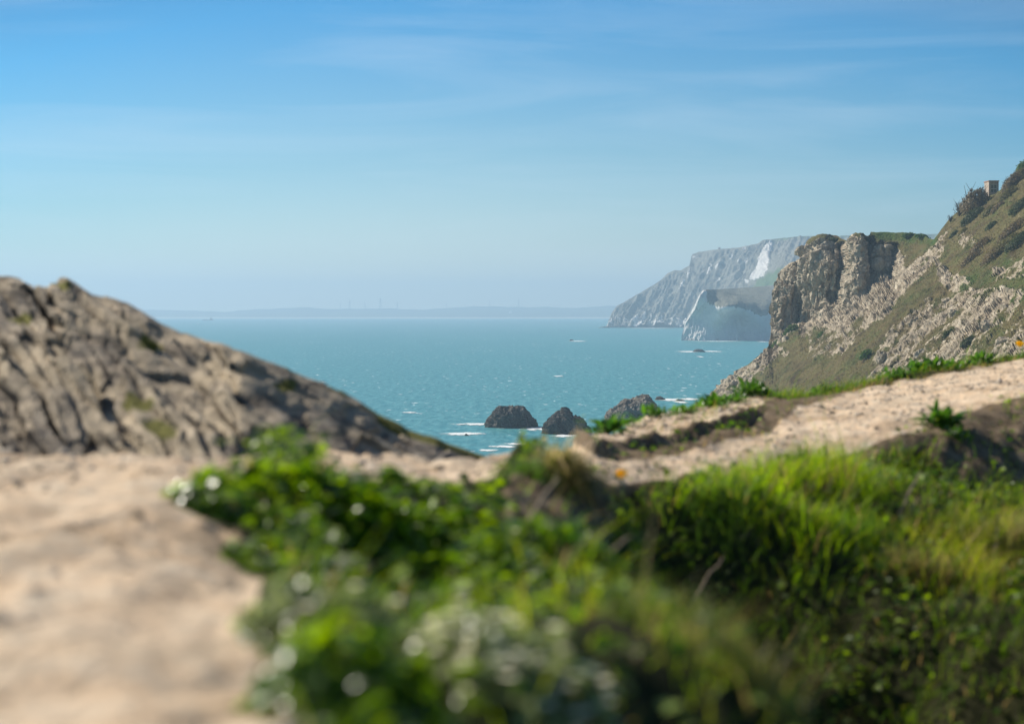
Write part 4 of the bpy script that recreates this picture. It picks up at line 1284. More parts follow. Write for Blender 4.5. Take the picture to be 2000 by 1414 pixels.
# brown tussock hanging over the soil pocket: long arching blades in ragged bunches
def arching_tussock(px, py, d, n, lab, seed):
    r = np.random.default_rng(seed)
    c = on_ground(px, py, d - .8, d + .8)
    t = empty('grass_tussock', c)
    nb = 16
    bx = np.stack([r.normal(0, .034, nb), r.normal(0, .022, nb)], -1)
    bd = np.stack([r.normal(.05, .42, nb), r.normal(-.35, .40, nb), r.uniform(.55, 1.2, nb)], -1)
    bl = r.uniform(.65, 1.3, nb)

    def make(m, wid, lo, hi, c0, c1, spread, grav):
        k = r.integers(0, nb, m)
        root = np.concatenate([bx[k] + r.normal(0, .008, (m, 2)), np.zeros((m, 1))], 1)
        root[:, 2] = ground_z(c[0] + root[:, 0], c[1] + root[:, 1]) - c[2] - .006
        dr = unit(bd[k] + r.normal(0, spread, (m, 3)))
        ln = r.uniform(lo, hi, m) * bl[k]
        g = grav * r.uniform(.5, 1.3, m)
        sd_ = unit(np.cross(dr, np.array([0, 0, 1.])) + 1e-5)
        col = lerp(c0, c1, np.clip(r.normal(.5, .3, m), 0, 1))
        seg = 7
        V = np.zeros((m, seg * 2, 3)); C = np.zeros((m, seg * 2, 3))
        for j in range(seg):
            u = j / (seg - 1)
            p = root + dr * (ln * u)[:, None] - np.array([0, 0, 1.]) * (g * ln * u * u)[:, None]
            ww = (wid * r.uniform(.8, 1.1, m) * (1 - u) ** .7 * .5 + .0002)[:, None]
            V[:, 2 * j] = p - sd_ * ww; V[:, 2 * j + 1] = p + sd_ * ww
            C[:, 2 * j] = col; C[:, 2 * j + 1] = col
        f = np.array([q for j in range(seg - 1) for q in ((2 * j, 2 * j + 1, 2 * j + 3), (2 * j, 2 * j + 3, 2 * j + 2))])
        return V.reshape(-1, 3), (f[None] + (np.arange(m) * seg * 2)[:, None, None]).reshape(-1, 3), C.reshape(-1, 3)
    put('grass_blades', make(n, .0034, .11, .29, (.10, .09, .03), (.30, .25, .10), .24, .85), M_GRASS, t)
    put('green_blades', make(n // 3, .0032, .06, .14, (.06, .12, .02), (.20, .27, .04), .3, .5), M_GRASS, t)
    put('dead_straw', make(60, .0042, .12, .22, (.40, .31, .17), (.55, .45, .27), .35, .55), M_GRASS, t)
    tag(t, lab, 'grass tussock', 'grass tussocks on the banks')
    return t


arching_tussock(1112, 938, 4.1, 620, 'brown grass tussock drooping over the dark soil pocket', 1)


def tussock(px, py, d, wx, n, hgt, lab, seed, droop=1.0, pal=((.13, .115, .04), (.26, .22, .09)), hang=False):
    r = np.random.default_rng(seed)
    c = on_ground(px, py, d - .8, d + .8)
    t = empty('grass_tussock', c)
    p = np.stack([r.normal(0, wx, n), r.normal(0, wx * .7, n), np.zeros(n)], -1)
    p[:, 2] = ground_z(c[0] + p[:, 0], c[1] + p[:, 1]) - c[2] - .005
    h = hgt * r.uniform(.6, 1.15, n)
    ang = r.uniform(0, 2 * np.pi, n)
    kk = r.integers(0, 9, n); gd = r.normal(0, .55, (9, 2))
    lean = np.stack([np.cos(ang), np.sin(ang)], -1) * .35 + gd[kk]
    h = h * r.uniform(.6, 1.35, 9)[kk]
    col = lerp(pal[0], pal[1], np.clip(r.normal(.5, .3, n), 0, 1))
    g = r.random(n) < .25
    col = np.where(g[:, None], np.array([.07, .12, .025]), col)
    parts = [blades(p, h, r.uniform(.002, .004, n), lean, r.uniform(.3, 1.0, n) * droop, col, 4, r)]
    put('grass_blades', parts, M_GRASS, t)['kind'] = 'stuff'
    if hang:
        m = n
        q = np.stack([r.normal(0.01, wx * .85, m), r.normal(-wx * .5, wx * .35, m), np.zeros(m)], -1)
        q[:, 2] = ground_z(c[0] + q[:, 0], c[1] + q[:, 1]) - c[2] + .02
        V, C = [], []
        grp = r.integers(0, 14, m); gx_ = r.normal(0, .30, 14); gl_ = r.uniform(.55, 1.35, 14)
        hh = hgt * r.uniform(.9, 3.0, m) * gl_[grp]
        seg = 5
        sd_ = np.stack([np.ones(m), r.normal(0, .3, m), np.zeros(m)], -1)
        out_ = np.stack([gx_[grp] + r.normal(.03, .16, m), -np.abs(r.normal(.55, .25, m)), np.zeros(m)], -1)
        q[:, 0] += gx_[grp] * wx * 1.6
        colh = lerp((.085, .070, .030), (.22, .18, .075), np.clip(r.normal(.45, .3, m), 0, 1))
        vv = np.zeros((m, seg * 2, 3)); cc = np.zeros((m, seg * 2, 3))
        for k in range(seg):
            u = k / (seg - 1)
            cpt = q + out_ * (hh * .35 * (1 - (1 - u) ** 2))[:, None] + np.array([0, 0, 1.]) * (hh * (.35 * math.sin(u * 2.2) - .75 * u * u))[:, None]
            ww = .0016 * (1.1 - u)
            vv[:, 2 * k] = cpt - sd_ * ww; vv[:, 2 * k + 1] = cpt + sd_ * ww
            cc[:, 2 * k] = colh; cc[:, 2 * k + 1] = colh
        f = np.array([t_ for k in range(seg - 1) for t_ in ((2 * k, 2 * k + 1, 2 * k + 3), (2 * k, 2 * k + 3, 2 * k + 2))])
        put('hanging_grass', (vv.reshape(-1, 3), (f[None] + (np.arange(m) * seg * 2)[:, None, None]).reshape(-1, 3), cc.reshape(-1, 3)), M_GRASS, t)
    tag(t, lab, 'grass tussock', 'grass tussocks on the banks')
    return t


tussock(1050, 935, 4.2, .035, 420, .055, 'short green tussock left of the drooping brown one', 2, pal=((.05, .11, .02), (.10, .18, .03)))
tussock(1075, 905, 5.2, .06, 500, .05, 'dry yellowish tussock on the sandy hump in front of the sea', 3, pal=((.14, .12, .04), (.26, .22, .09)))
tussock(1575, 925, 5.9, .06, 700, .12, 'bright green tall grass tussock poking up in front of the path', 4, pal=((.06, .14, .02), (.15, .24, .03)))
tussock(1420, 1010, 5.0, .08, 500, .11, 'fresh green tussock on the far side of the gully', 5, pal=((.06, .14, .02), (.14, .23, .03)))
tussock(1890, 1060, 5.0, .07, 700, .13, 'yellow green tussock on the sunlit ledge at the right', 6, pal=((.12, .16, .02), (.26, .26, .05)))
tussock(1800, 1130, 4.5, .06, 500, .11, 'brownish tussock below the yellow green one on the ledge', 7, pal=((.14, .12, .04), (.25, .20, .08)))
tussock(1990, 1060, 5.0, .07, 600, .12, 'pale dry tussock at the right edge of the ledge', 8, pal=((.18, .17, .06), (.32, .28, .12)))
tussock(1660, 1050, 4.8, .08, 600, .11, 'lush tussock left of the sunlit ledge', 9, pal=((.06, .15, .02), (.15, .25, .03)))
tussock(1500, 1290, 2.6, .05, 300, .10, 'straw coloured tussock on the lower lit crest', 10, pal=((.16, .15, .05), (.30, .25, .10)))
tussock(1340, 1210, 2.9, .05, 300, .09, 'mixed green and straw tussock on the upper lit crest', 11, pal=((.10, .15, .03), (.24, .24, .07)))


# dry stalks
def stalk(ax_, ay, bx, by, da, db, lab, rad=.0032, seed=0):
    r = np.random.default_rng(seed + 300)
    a = on_ground(ax_, ay, 1.2, 9.0, 900); b_ = P(bx, by, a[1] + (db - da) * .5)
    a = a - np.array([0, 0, .01])
    t = np.linspace(0, 1, 9)[:, None]
    pth = a + (b_ - a) * t
    side = np.array([0.0, .0, 1.0]) * np.linalg.norm(b_ - a) * .05
    pth = pth + side * np.sin(t * math.pi) + r.normal(0, .0015, (9, 3))
    o = put('dry_stalk', tube(pth - a, rad * np.linspace(1.1, .6, 9), 6), M_DRY)
    o.location = tuple(a)
    tag(o, lab, 'dry stalk', 'dry stalks on the banks')


ST = [(1018, 1050, 1088, 935, 3.45, 3.8, 'thick dry stalk leaning against the dark soil pocket, longest of the two there', .0048),
      (1050, 1055, 1085, 1022, 3.35, 3.5, 'short thick dry stalk just right of the longest one at the soil pocket', .0045),
      (1145, 1128, 1235, 1045, 3.0, 3.3, 'dry stalk slanting up to the right over the shaded bank', .003),
      (1200, 1135, 1250, 1075, 3.1, 3.3, 'thinner dry stalk running parallel below the slanting one', .0024),
      (1318, 1232, 1412, 1090, 3.0, 3.5, 'long dry stalk rising from the lit crest in the middle of the slope', .0032),
      (1385, 1155, 1425, 1130, 3.3, 3.4, 'short bent dry stalk beside the long one in mid slope', .0026),
      (1752, 1012, 1800, 922, 5.6, 5.9, 'tall pale dry stalk before the dark hollow under the right-hand path', .0042),
      (1772, 1010, 1790, 975, 5.6, 5.7, 'short dry stalk at the foot of the tall pale one', .0036),
      (1880, 1010, 1868, 985, 5.6, 5.6, 'stubby dry stalk at the left edge of the sunlit ledge', .003),
      (1432, 1190, 1460, 1150, 3.4, 3.5, 'thin dry stalk at the edge of the deep shade', .002),
      (1262, 1195, 1268, 1130, 3.0, 3.1, 'upright dry stalk on the shaded side of the lit crest', .0022),
      (1936, 1120, 1950, 1030, 4.7, 4.8, 'upright dry stalk among the yellow ledge grass', .002)]
for i, s_ in enumerate(ST):
    stalk(*s_[:6], s_[6], s_[7], i)

# a few loose stones on the path
rs = np.random.default_rng(44)


def pebbles(n, seed):
    r = np.random.default_rng(seed)
    p, px, py = scatter(n, r, d_max=12.5)
    sm = mask_at(sandm, p[:, 0], p[:, 1]); ov = mask_at(over, p[:, 0], p[:, 1])
    cl = fbm(np.stack([p[:, 0] * 2.5, p[:, 1] * 2.5, p[:, 0] * 0], -1), 3, seed)
    k = (sm > .35) & (ov < .05) & (r.random(n) < np.clip(.35 + 1.2 * cl, .03, 1)) & (px > -500) & (px < 2600) & (p[:, 1] > 1.2)
    p = p[k]; m = len(p)
    s = r.lognormal(math.log(.0042), .55, m).clip(.002, .018) * np.clip(p[:, 1] / 4.5, .45, 1)
    t = (1 + 5 ** .5) / 2
    iv = np.array([(-1, t, 0), (1, t, 0), (-1, -t, 0), (1, -t, 0), (0, -1, t), (0, 1, t), (0, -1, -t), (0, 1, -t), (t, 0, -1), (t, 0, 1), (-t, 0, -1), (-t, 0, 1)], float) / 1.9
    f = np.array([(0, 11, 5), (0, 5, 1), (0, 1, 7), (0, 7, 10), (0, 10, 11), (1, 5, 9), (5, 11, 4), (11, 10, 2), (10, 7, 6), (7, 1, 8), (3, 9, 4), (3, 4, 2), (3, 2, 6), (3, 6, 8), (3, 8, 9), (4, 9, 5), (2, 4, 11), (6, 2, 10), (8, 6, 7), (9, 8, 1)])
    V = iv[None] * r.uniform(.65, 1.25, (m, 12, 1)) * s[:, None, None] * np.stack([r.uniform(.8, 1.4, m), r.uniform(.8, 1.3, m), r.uniform(.5, .9, m)], -1)[:, None] + p[:, None]
    V[..., 2] += s[:, None] * .2
    c = lerp((.30, .235, .165), (.66, .58, .47), r.random(m))
    put('gravel', (V.reshape(-1, 3), (f[None] + (np.arange(m) * 12)[:, None, None]).reshape(-1, 3), np.repeat(c[:, None], 12, 1).reshape(-1, 3)), M_GRIT, shade=False)


pebbles(80000, 71)
tag(bpy.data.objects['gravel'], 'scattered grit and small stones lying on the sandy path', 'gravel', kind='stuff')


def stone(px, py, d0, d1, size, lab, seed):
    r = np.random.default_rng(seed)
    c = on_ground(px, py, d0, d1)
    th = np.linspace(0, np.pi, 9); ph = np.linspace(0, 2 * np.pi, 15)[:-1]
    dirs = np.array([[math.sin(a) * math.cos(b_), math.sin(a) * math.sin(b_), math.cos(a)] for a in th for b_ in ph])
    f1, f2, cid = voronoi(dirs * 1.1 + seed * 3.7, seed)
    v = dirs * (size * (0.8 + .35 * (f1 - .4)))[:, None] * np.array([1, .8, .55])
    n = len(ph)
    i = np.arange(len(th) * n).reshape(len(th), n)
    q = np.stack([i[:-1], i[1:], np.roll(i[1:], -1, 1), np.roll(i[:-1], -1, 1)], -1).reshape(-1, 4)
    o = mesh_np('stone', v, np.concatenate([q[:, [0, 1, 2]], q[:, [0, 2, 3]]]), M_ROCK, shade=False, attrs={'green': np.zeros(len(v))})
    o.location = (c[0], c[1], c[2] + size * .2); o.rotation_euler = (0, 0, r.uniform(0, 6))
    tag(o, lab, 'stone', 'loose stones on the path')


stone(858, 918, 4.0, 5.6, .020, 'pale stone in the middle of the far sandy path left of the sea gap', 1)
stone(1945, 762, 8.5, 11, .022, 'dark clod lying high on the right-hand path', 2)
stone(1625, 808, 7.5, 10, .020, 'pale stone halfway up the right-hand path', 3)
stone(1290, 918, 5.2, 6.5, .028, 'dark clod where the right-hand path meets its bank', 4)
stone(1262, 912, 5.2, 6.5, .018, 'smaller clod left of the dark one at the foot of the bank', 5)

# ------------------------------------------------------------------ rocks in the sea with surf
def sea_rock(prof, base_y, d, lab, seed, name='sea_rock', squash=.8, rough=1.0, lean=0.0, group='dark rocks standing in the sea', m_=None):
    """prof: outline of the rock above the water, photo pixels left to right"""
    prof = np.array(prof, float)
    x0, x1 = prof[0, 0], prof[-1, 0]
    cx = (x0 + x1) / 2
    base = P(cx, base_y, d); base[2] = 0
    sc = d / F
    nu, nv = 120, 56
    u = np.linspace(0, 2 * np.pi, nu, endpoint=False)
    V = np.zeros((nv, nu, 3))
    hw = (x1 - x0) / 2 * sc
    hmax = (base_y - prof[:, 1].min()) * sc
    for j in range(nv):
        t = j / (nv - 1)                      # 0 at the waterline, 1 at the top
        rad = (1 - t ** 5.0) ** .5
        for_x = np.cos(u) * rad; for_y = np.sin(u) * rad
        X = for_x * hw
        hp = (base_y - np.interp(cx + X / sc, prof[:, 0], prof[:, 1])) * sc
        V[j, :, 0] = X; V[j, :, 1] = for_y * hw * squash
        full = np.maximum(hp, 0)
        V[j, :, 2] = full * (t ** .8) * (1 - .10 * (for_y < 0) * np.abs(for_y)) + lean * for_y * hw * .2 * t
    n = grid_normals(np.concatenate([V, V[:, :1]], 1))[:, :-1]
    cen = np.array([0, 0, hmax * .3]); sgn = np.sign((n * (V - cen)).sum(-1, keepdims=True)); n = n * np.where(sgn == 0, 1, sgn)
    q = V + seed * 31.0
    f1, f2, cid = voronoi(q / (hmax * .35), seed)
    dsp = rough * hmax * (.20 * fbm(q / (hmax * .5), 5, seed) + .13 * (cid - .5) + .08 * np.clip(f2 - f1, 0, .6) + .09 * ridged(np.stack([q[..., 0] + q[..., 2], q[..., 1], q[..., 2] * .4], -1) / (hmax * .16), 3, seed))
    V = V + n * dsp[..., None] * .8
    V[0, :, 2] = -1.0
    i = np.arange(nu * nv).reshape(nv, nu)
    f = np.stack([i[:-1], np.roll(i[:-1], -1, 1), np.roll(i[1:], -1, 1), i[1:]], -1).reshape(-1, 4)
    z = V[..., 2].ravel()
    o = mesh_np(name, V.reshape(-1, 3), f, m_ or M_SEAROCK, shade=False, attrs={'rock': np.full(len(z), 1.1), 'green': np.zeros(len(z))})
    o.location = tuple(base)
    tag(o, lab, 'rock', group)
    return base, hw


R1 = [(952, 832), (955, 818), (964, 803), (976, 797), (1000, 795), (1022, 797), (1034, 806), (1041, 818), (1044, 834)]
R2 = [(1058, 846), (1066, 832), (1076, 818), (1090, 806), (1102, 801), (1110, 806), (1117, 814), (1128, 816), (1140, 826), (1150, 848)]
R3 = [(1185, 828), (1195, 806), (1206, 796), (1222, 786), (1240, 778), (1258, 771), (1268, 774), (1276, 788), (1282, 806), (1286, 830)]
sr1 = sea_rock(R1, 834, P(1000, 834, 1)[1] * 40 * F / (834 - 608), 'rounded dark rock standing in the sea, leftmost of the three large ones', 3, rough=1.4)
sr2 = sea_rock(R2, 846, 40 * F / (846 - 608), 'pointed dark rock standing in the sea, middle of the three large ones', 5, rough=1.5)
sr3 = sea_rock(R3, 830, 40 * F / (830 - 608), 'sloping paler rock standing in the sea behind the leafy path edge', 8, rough=1.2, m_=M_SEAROCK_PALE)
sr4 = sea_rock([(1279, 781), (1283, 775), (1290, 774), (1296, 778), (1300, 781)], 781, 40 * F / (781 - 608), 'small rock in surf right of the three large rocks', 11)
sr5 = sea_rock([(1318, 783), (1324, 780), (1332, 781), (1338, 783)], 783, 40 * F / (783 - 608), 'flat rock awash in surf near the hillside foot', 12)
sr6 = sea_rock([(1353, 687), (1357, 683), (1364, 682), (1372, 683), (1377, 687)], 687.5, 40 * F / (687.5 - 608), 'low flat rock offshore in front of the white cliff', 13)
sr7 = sea_rock([(1112, 666), (1114, 663.5), (1118, 663), (1121, 666)], 666, 40 * F / (666 - 608), 'tiny far rock with a white streak of foam in open water', 14)
sr8 = sea_rock([(907, 851), (910, 847), (913, 849), (917, 851)], 851, 40 * F / (851 - 608), 'tiny rock awash left of and below the rounded dark rock', 15)
sr9 = sea_rock([(1168, 640.3), (1176, 638.6), (1186, 637.5), (1192, 640.3)], 640.4, 40 * F / (640.4 - 608), 'low ledge of rocks at the tip of the far headland', 16)


def surf(cx, cy, wpx, hpx, seed, lab='patch of white surf'):
    """a low irregular sheet of broken water lying on the sea"""
    d = 40 * F / (cy - 608)
    c = P(cx, cy, d)
    d0 = 40 * F / (cy + hpx / 2 - 608); d1 = 40 * F / (cy - hpx / 2 - 608)
    rx = wpx / 2 * d / F; ry = (d1 - d0) / 2
    nr, na = 14, 48
    th = np.linspace(0, 2 * np.pi, na, endpoint=False)
    V = np.zeros((nr, na, 3)); E = np.zeros((nr, na))
    for j in range(nr):
        t = j / (nr - 1)
        wob = 1 + .25 * fbm(np.stack([np.cos(th) * 1.5 + seed * 3, np.sin(th) * 1.5, th * 0], -1), 3, seed)
        V[j, :, 0] = np.cos(th) * rx * t * wob; V[j, :, 1] = np.sin(th) * ry * t * wob
        E[j] = 1 - t
    V[..., 2] = .12 + .35 * np.abs(fbm(V / 3.0 + seed, 3, seed)) * E
    i = np.arange(nr * na).reshape(nr, na)
    f = np.stack([i[:-1], np.roll(i[:-1], -1, 1), np.roll(i[1:], -1, 1), i[1:]], -1).reshape(-1, 4)
    return V.reshape(-1, 3) + np.array([c[0], c[1], 0]), f, E.ravel()


sf = [(930, 829, 110, 6), (1052, 838, 90, 10), (1000, 835, 100, 5), (905, 848, 110, 9), (1012, 868, 70, 8), (985, 873, 80, 6), (1100, 852, 70, 8), (1310, 781, 70, 7), (1345, 780, 50, 6), (1330, 786, 40, 5), (1345, 687, 60, 4), (1390, 686.5, 60, 3), (1128, 666.5, 48, 2.2), (1368, 697, 16, 3),
      (1400, 666.8, 150, 1.6), (1490, 667.5, 30, 2.0), (1270, 641.2, 140, 1.0), (1085, 830, 40, 5), (800, 806, 40, 4), (1090, 735, 30, 3.2), (955, 880, 50, 6)]
Vs, Fs, Es, o_ = [], [], [], 0
for k, s_ in enumerate(sf):
    v, f, e_ = surf(*s_, k)
    Vs.append(v); Fs.append(f + o_); Es.append(e_); o_ += len(v)
fo = mesh_np('surf', np.concatenate(Vs), np.concatenate(Fs), M_FOAM, attrs={'edge': np.concatenate(Es)})
tag(fo, 'white surf and foam breaking round the rocks', 'surf', kind='stuff')


# ------------------------------------------------------------------ small solid builder
class MB:
    def __init__(self):
        self.v, self.f = [], []

    def box(self, c, s, taper=1.0):
        o = len(self.v); cx, cy, cz = c; sx, sy, sz = (x / 2 for x in s)
        for dz, k in ((-1, 1.0), (1, taper)):
            for dx, dy in ((-1, -1), (1, -1), (1, 1), (-1, 1)):
                self.v.append((cx + dx * sx * k, cy + dy * sy * k, cz + dz * sz))
        for q in ((0, 3, 2, 1), (4, 5, 6, 7), (0, 1, 5, 4), (1, 2, 6, 5), (2, 3, 7, 6), (3, 0, 4, 7)):
            self.f.append(tuple(o + i for i in q))
        return self

    def bar(self, a, b_, w):
        a = np.array(a, float); b_ = np.array(b_, float)
        t = unit(b_ - a); s = unit(np.cross(t, [0.13, .7, .3])); u = np.cross(t, s)
        o = len(self.v)
        for e_ in (a, b_):
            for i, j in ((-1, -1), (1, -1), (1, 1), (-1, 1)):
                self.v.append(tuple(e_ + s * i * w / 2 + u * j * w / 2))
        for q in ((0, 3, 2, 1), (4, 5, 6, 7), (0, 1, 5, 4), (1, 2, 6, 5), (2, 3, 7, 6), (3, 0, 4, 7)):
            self.f.append(tuple(o + i for i in q))
        return self

    def poly(self, pts, faces):
        o = len(self.v); self.v += [tuple(p_) for p_ in pts]
        self.f += [tuple(o + i for i in q) for q in faces]
        return self

    def build(self, name, m, parent=None):
        me = bpy.data.meshes.new(name); me.from_pydata([tuple(map(float, p_)) for p_ in self.v], [], self.f); me.update()
        me.materials.append(m)
        o = bpy.data.objects.new(name, me); COL.objects.link(o)
        if parent:
            o.parent = parent
        return o


# ship on the horizon
d = 40 * F / (626.3 - 608)
c = P(406, 626.3, d); c[2] = 0
t = empty('cargo_ship', c)
L_ = 46.0; hb_ = []
for k, (x, w) in enumerate(((-23, .5), (-19, 3), (-10, 4), (10, 4), (20, 3.4), (23, 3))):
    for (yy, zz) in ((-w, -1), (w, -1), (w * 1.1, 3.6 + (1.2 if k < 2 else 0)), (-w * 1.1, 3.6 + (1.2 if k < 2 else 0))):
        hb_.append((x, yy, zz))
ff = []
for k in range(5):
    a = 4 * k
    for i in range(4):
        ff.append((a + i, a + (i + 1) % 4, a + 4 + (i + 1) % 4, a + 4 + i))
ff += [(3, 2, 1, 0), (20, 21, 22, 23)]
MB().poly(hb_, ff).build('hull', M_HULL, t)
MB().box((13, 0, 6.1), (9, 6, 5)).box((14, 0, 9.8), (6, 6, 2.4)).box((12, 0, 12), (3, 5, 2)).build('bridge_house', M_STEEL, t)
MB().bar((14, 0, 11), (14, 0, 18), .8).bar((12.4, 0, 15), (15.6, 0, 15), .5).build('mast', M_STEEL, t)
MB().box((19, 0, 6), (3, 3, 5), .8).build('funnel', M_STEEL, t)
MB().bar((-6, 0, 3.6), (-6, 0, 9), .5).bar((-6, 0, 8.5), (1, 0, 6.5), .4).build('deck_crane', M_STEEL, t)
tag(t, 'small grey ship far out near the left end of the hazy coast', 'ship')

d = 40 * F / (634 - 608)
c = P(386, 634, d); c[2] = 0
t = empty('small_boat', c)
MB().poly([(-4.5, 0, 1.6), (-2, -1.5, 1.3), (4, -1.5, 1.1), (4, 1.5, 1.1), (-2, 1.5, 1.3), (-3.5, 0, -.4), (-2, -1, -.4), (4, -1.2, -.4), (4, 1.2, -.4), (-2, 1, -.4)],
          [(0, 1, 2, 3, 4), (0, 5, 6, 1), (1, 6, 7, 2), (2, 7, 8, 3), (3, 8, 9, 4), (4, 9, 5, 0), (9, 8, 7, 6, 5)]).build('hull', M_WHITE, t)
MB().box((.8, 0, 2.2), (3, 2.2, 2.2), .8).build('cabin', M_WHITE, t)
tag(t, 'tiny white boat just left of and nearer than the grey ship', 'boat')

d = 40 * F / (666.2 - 608)
c = P(1374, 666.2, d); c[2] = 0
t = empty('sailing_boat', c)
MB().poly([(-3.5, 0, 1.0), (-1, -1.1, .8), (3, -1, .8), (3, 1, .8), (-1, 1.1, .8), (-2.6, 0, -.4), (-1, -.6, -.4), (3, -.7, -.4), (3, .7, -.4), (-1, .6, -.4)],
          [(0, 1, 2, 3, 4), (0, 5, 6, 1), (1, 6, 7, 2), (2, 7, 8, 3), (3, 8, 9, 4), (4, 9, 5, 0), (9, 8, 7, 6, 5)]).build('hull', M_WHITE, t)
MB().bar((-.2, 0, .7), (-.2, 0, 6.5), .12).build('mast', M_STEEL, t)
MB().poly([(-.1, .0, 1.2), (2.9, .25, 1.3), (0, 0, 6.4), (-.1, .06, 1.2), (2.9, .31, 1.3), (0, .06, 6.4)], [(0, 1, 2), (5, 4, 3), (0, 3, 4, 1), (1, 4, 5, 2), (2, 5, 3, 0)]).build('sail', M_WHITE, t)
tag(t, 'tiny white sailing boat at the foot of the white cliff', 'boat')

# white rib shaped as the sunlit edge of the sea arch below the cliff
c = P(1439, 666, 2303); c[2] = 0
rib = MB()
rib.poly([(-1.4, 0, -1), (1.0, -.8, -1), (1.6, 2, -1), (-1, 3, -1), (-.5, .4, 7), (.6, .2, 7), (.8, 1.6, 7), (-.4, 2, 7), (-.1, .8, 13)],
         [(0, 1, 5, 4), (1, 2, 6, 5), (2, 3, 7, 6), (3, 0, 4, 7), (4, 5, 8), (5, 6, 8), (6, 7, 8), (7, 4, 8)])
o = rib.build('sunlit_arch_edge', M_CHALKW); o.location = tuple(c)
tag(o, 'slender white chalk rib shaped as a sunlit arch edge at the foot of the shaded white cliff', 'rock')

# lattice pylons on the far coast
def far_top(px, off=0):
    j = np.argmin(np.abs(np.arange(-1600, 2600, 3.0) - px))
    me = far.data
    # silhouette row sits after the two back rows
    nc = len(np.arange(-1600, 2600, 3.0))
    return np.array(me.vertices[2 * nc + j].co)


py_root = None
for k, (px, h) in enumerate(((664, 38), (683, 62), (713, 42), (744, 74), (776, 50), (872, 36), (955, 40), (1013, 56))):
    if py_root is None:
        py_root = empty('pylon', (0, 0, 0))
        m = MB()
        for sx, sy in ((-1, -1), (1, -1), (1, 1), (-1, 1)):
            m.bar((sx * 4, sy * 4, -4), (sx * .7, sy * .7, 50), 1.7)
        for z in (8, 18, 28, 38):
            w_ = 4 - 3.4 * z / 50
            m.bar((-w_, -w_, z), (w_, -w_, z + 8), 1.0).bar((w_, -w_, z), (-w_, -w_, z + 8), 1.0)
        m.build('lattice_tower', M_STEEL, py_root)
        a_ = MB()
        for z, w_ in ((34, 9), (41, 7.5), (47, 6)):
            a_.bar((-w_, 0, z), (w_, 0, z), 1.2)
        a_.build('cross_arms', M_STEEL, py_root)
        t = py_root
    else:
        t = py_root.copy(); COL.objects.link(t)
        for ch in list(py_root.children):
            cc_ = ch.copy(); COL.objects.link(cc_); cc_.parent = t
    t.location = tuple(far_top(px)); t.scale = (h / 50,) * 3
    tag(t, ['short pylon at the left end of the row on the far coast', 'tall pylon left of the tallest, second from the left on the far coast', 'shorter pylon between the two tall ones on the far coast', 'tallest pylon on the far coast, at the middle of the row',
            'pylon just right of the tallest one on the far coast', 'short lone pylon left of the white dome on the far coast', 'pylon nearest the left side of the white dome on the far coast', 'rightmost pylon on the far coast, right of the white dome'][k], 'pylon', 'pylons on the far coast')

c = P(997, 611, 9900)
t = empty('white_dome_building', c)
th = np.linspace(0, np.pi / 2, 7); ph = np.linspace(0, 2 * np.pi, 17)[:-1]
V = np.array([[7.5 * math.cos(a) * math.cos(b_), 7.5 * math.cos(a) * math.sin(b_), 7.5 * math.sin(a)] for a in th for b_ in ph])
i = np.arange(7 * 16).reshape(7, 16)
f = np.stack([i[:-1], np.roll(i[:-1], -1, 1), np.roll(i[1:], -1, 1), i[1:]], -1).reshape(-1, 4)
mesh_np('dome', V + [0, 0, 3], f, M_WHITE, t)
MB().box((0, 0, 0), (13, 13, 6)).build('base_wall', M_WHITE, t)
tag(t, 'white domed building on the hazy far coast', 'building')

# hut on the chalk headland skyline, scrub lump lower down
def top_of(ob, xs_, px, nback):
    j = int(np.argmin(np.abs(np.asarray(xs_) - px)))
    return np.array(ob.data.vertices[nback * len(xs_) + j].co)


c = top_of(wn, wnx, 1405, 4)
t = empty('lookout_hut', c)
MB().box((0, 0, 1.5), (4.6, 4, 5)).build('wall', M_STONEWALL, t)
MB().box((0, 0, 4.25), (5.6, 5, .5)).build('roof', M_STEEL, t)
tag(t, 'tiny lookout hut on the skyline of the far chalk headland', 'hut')


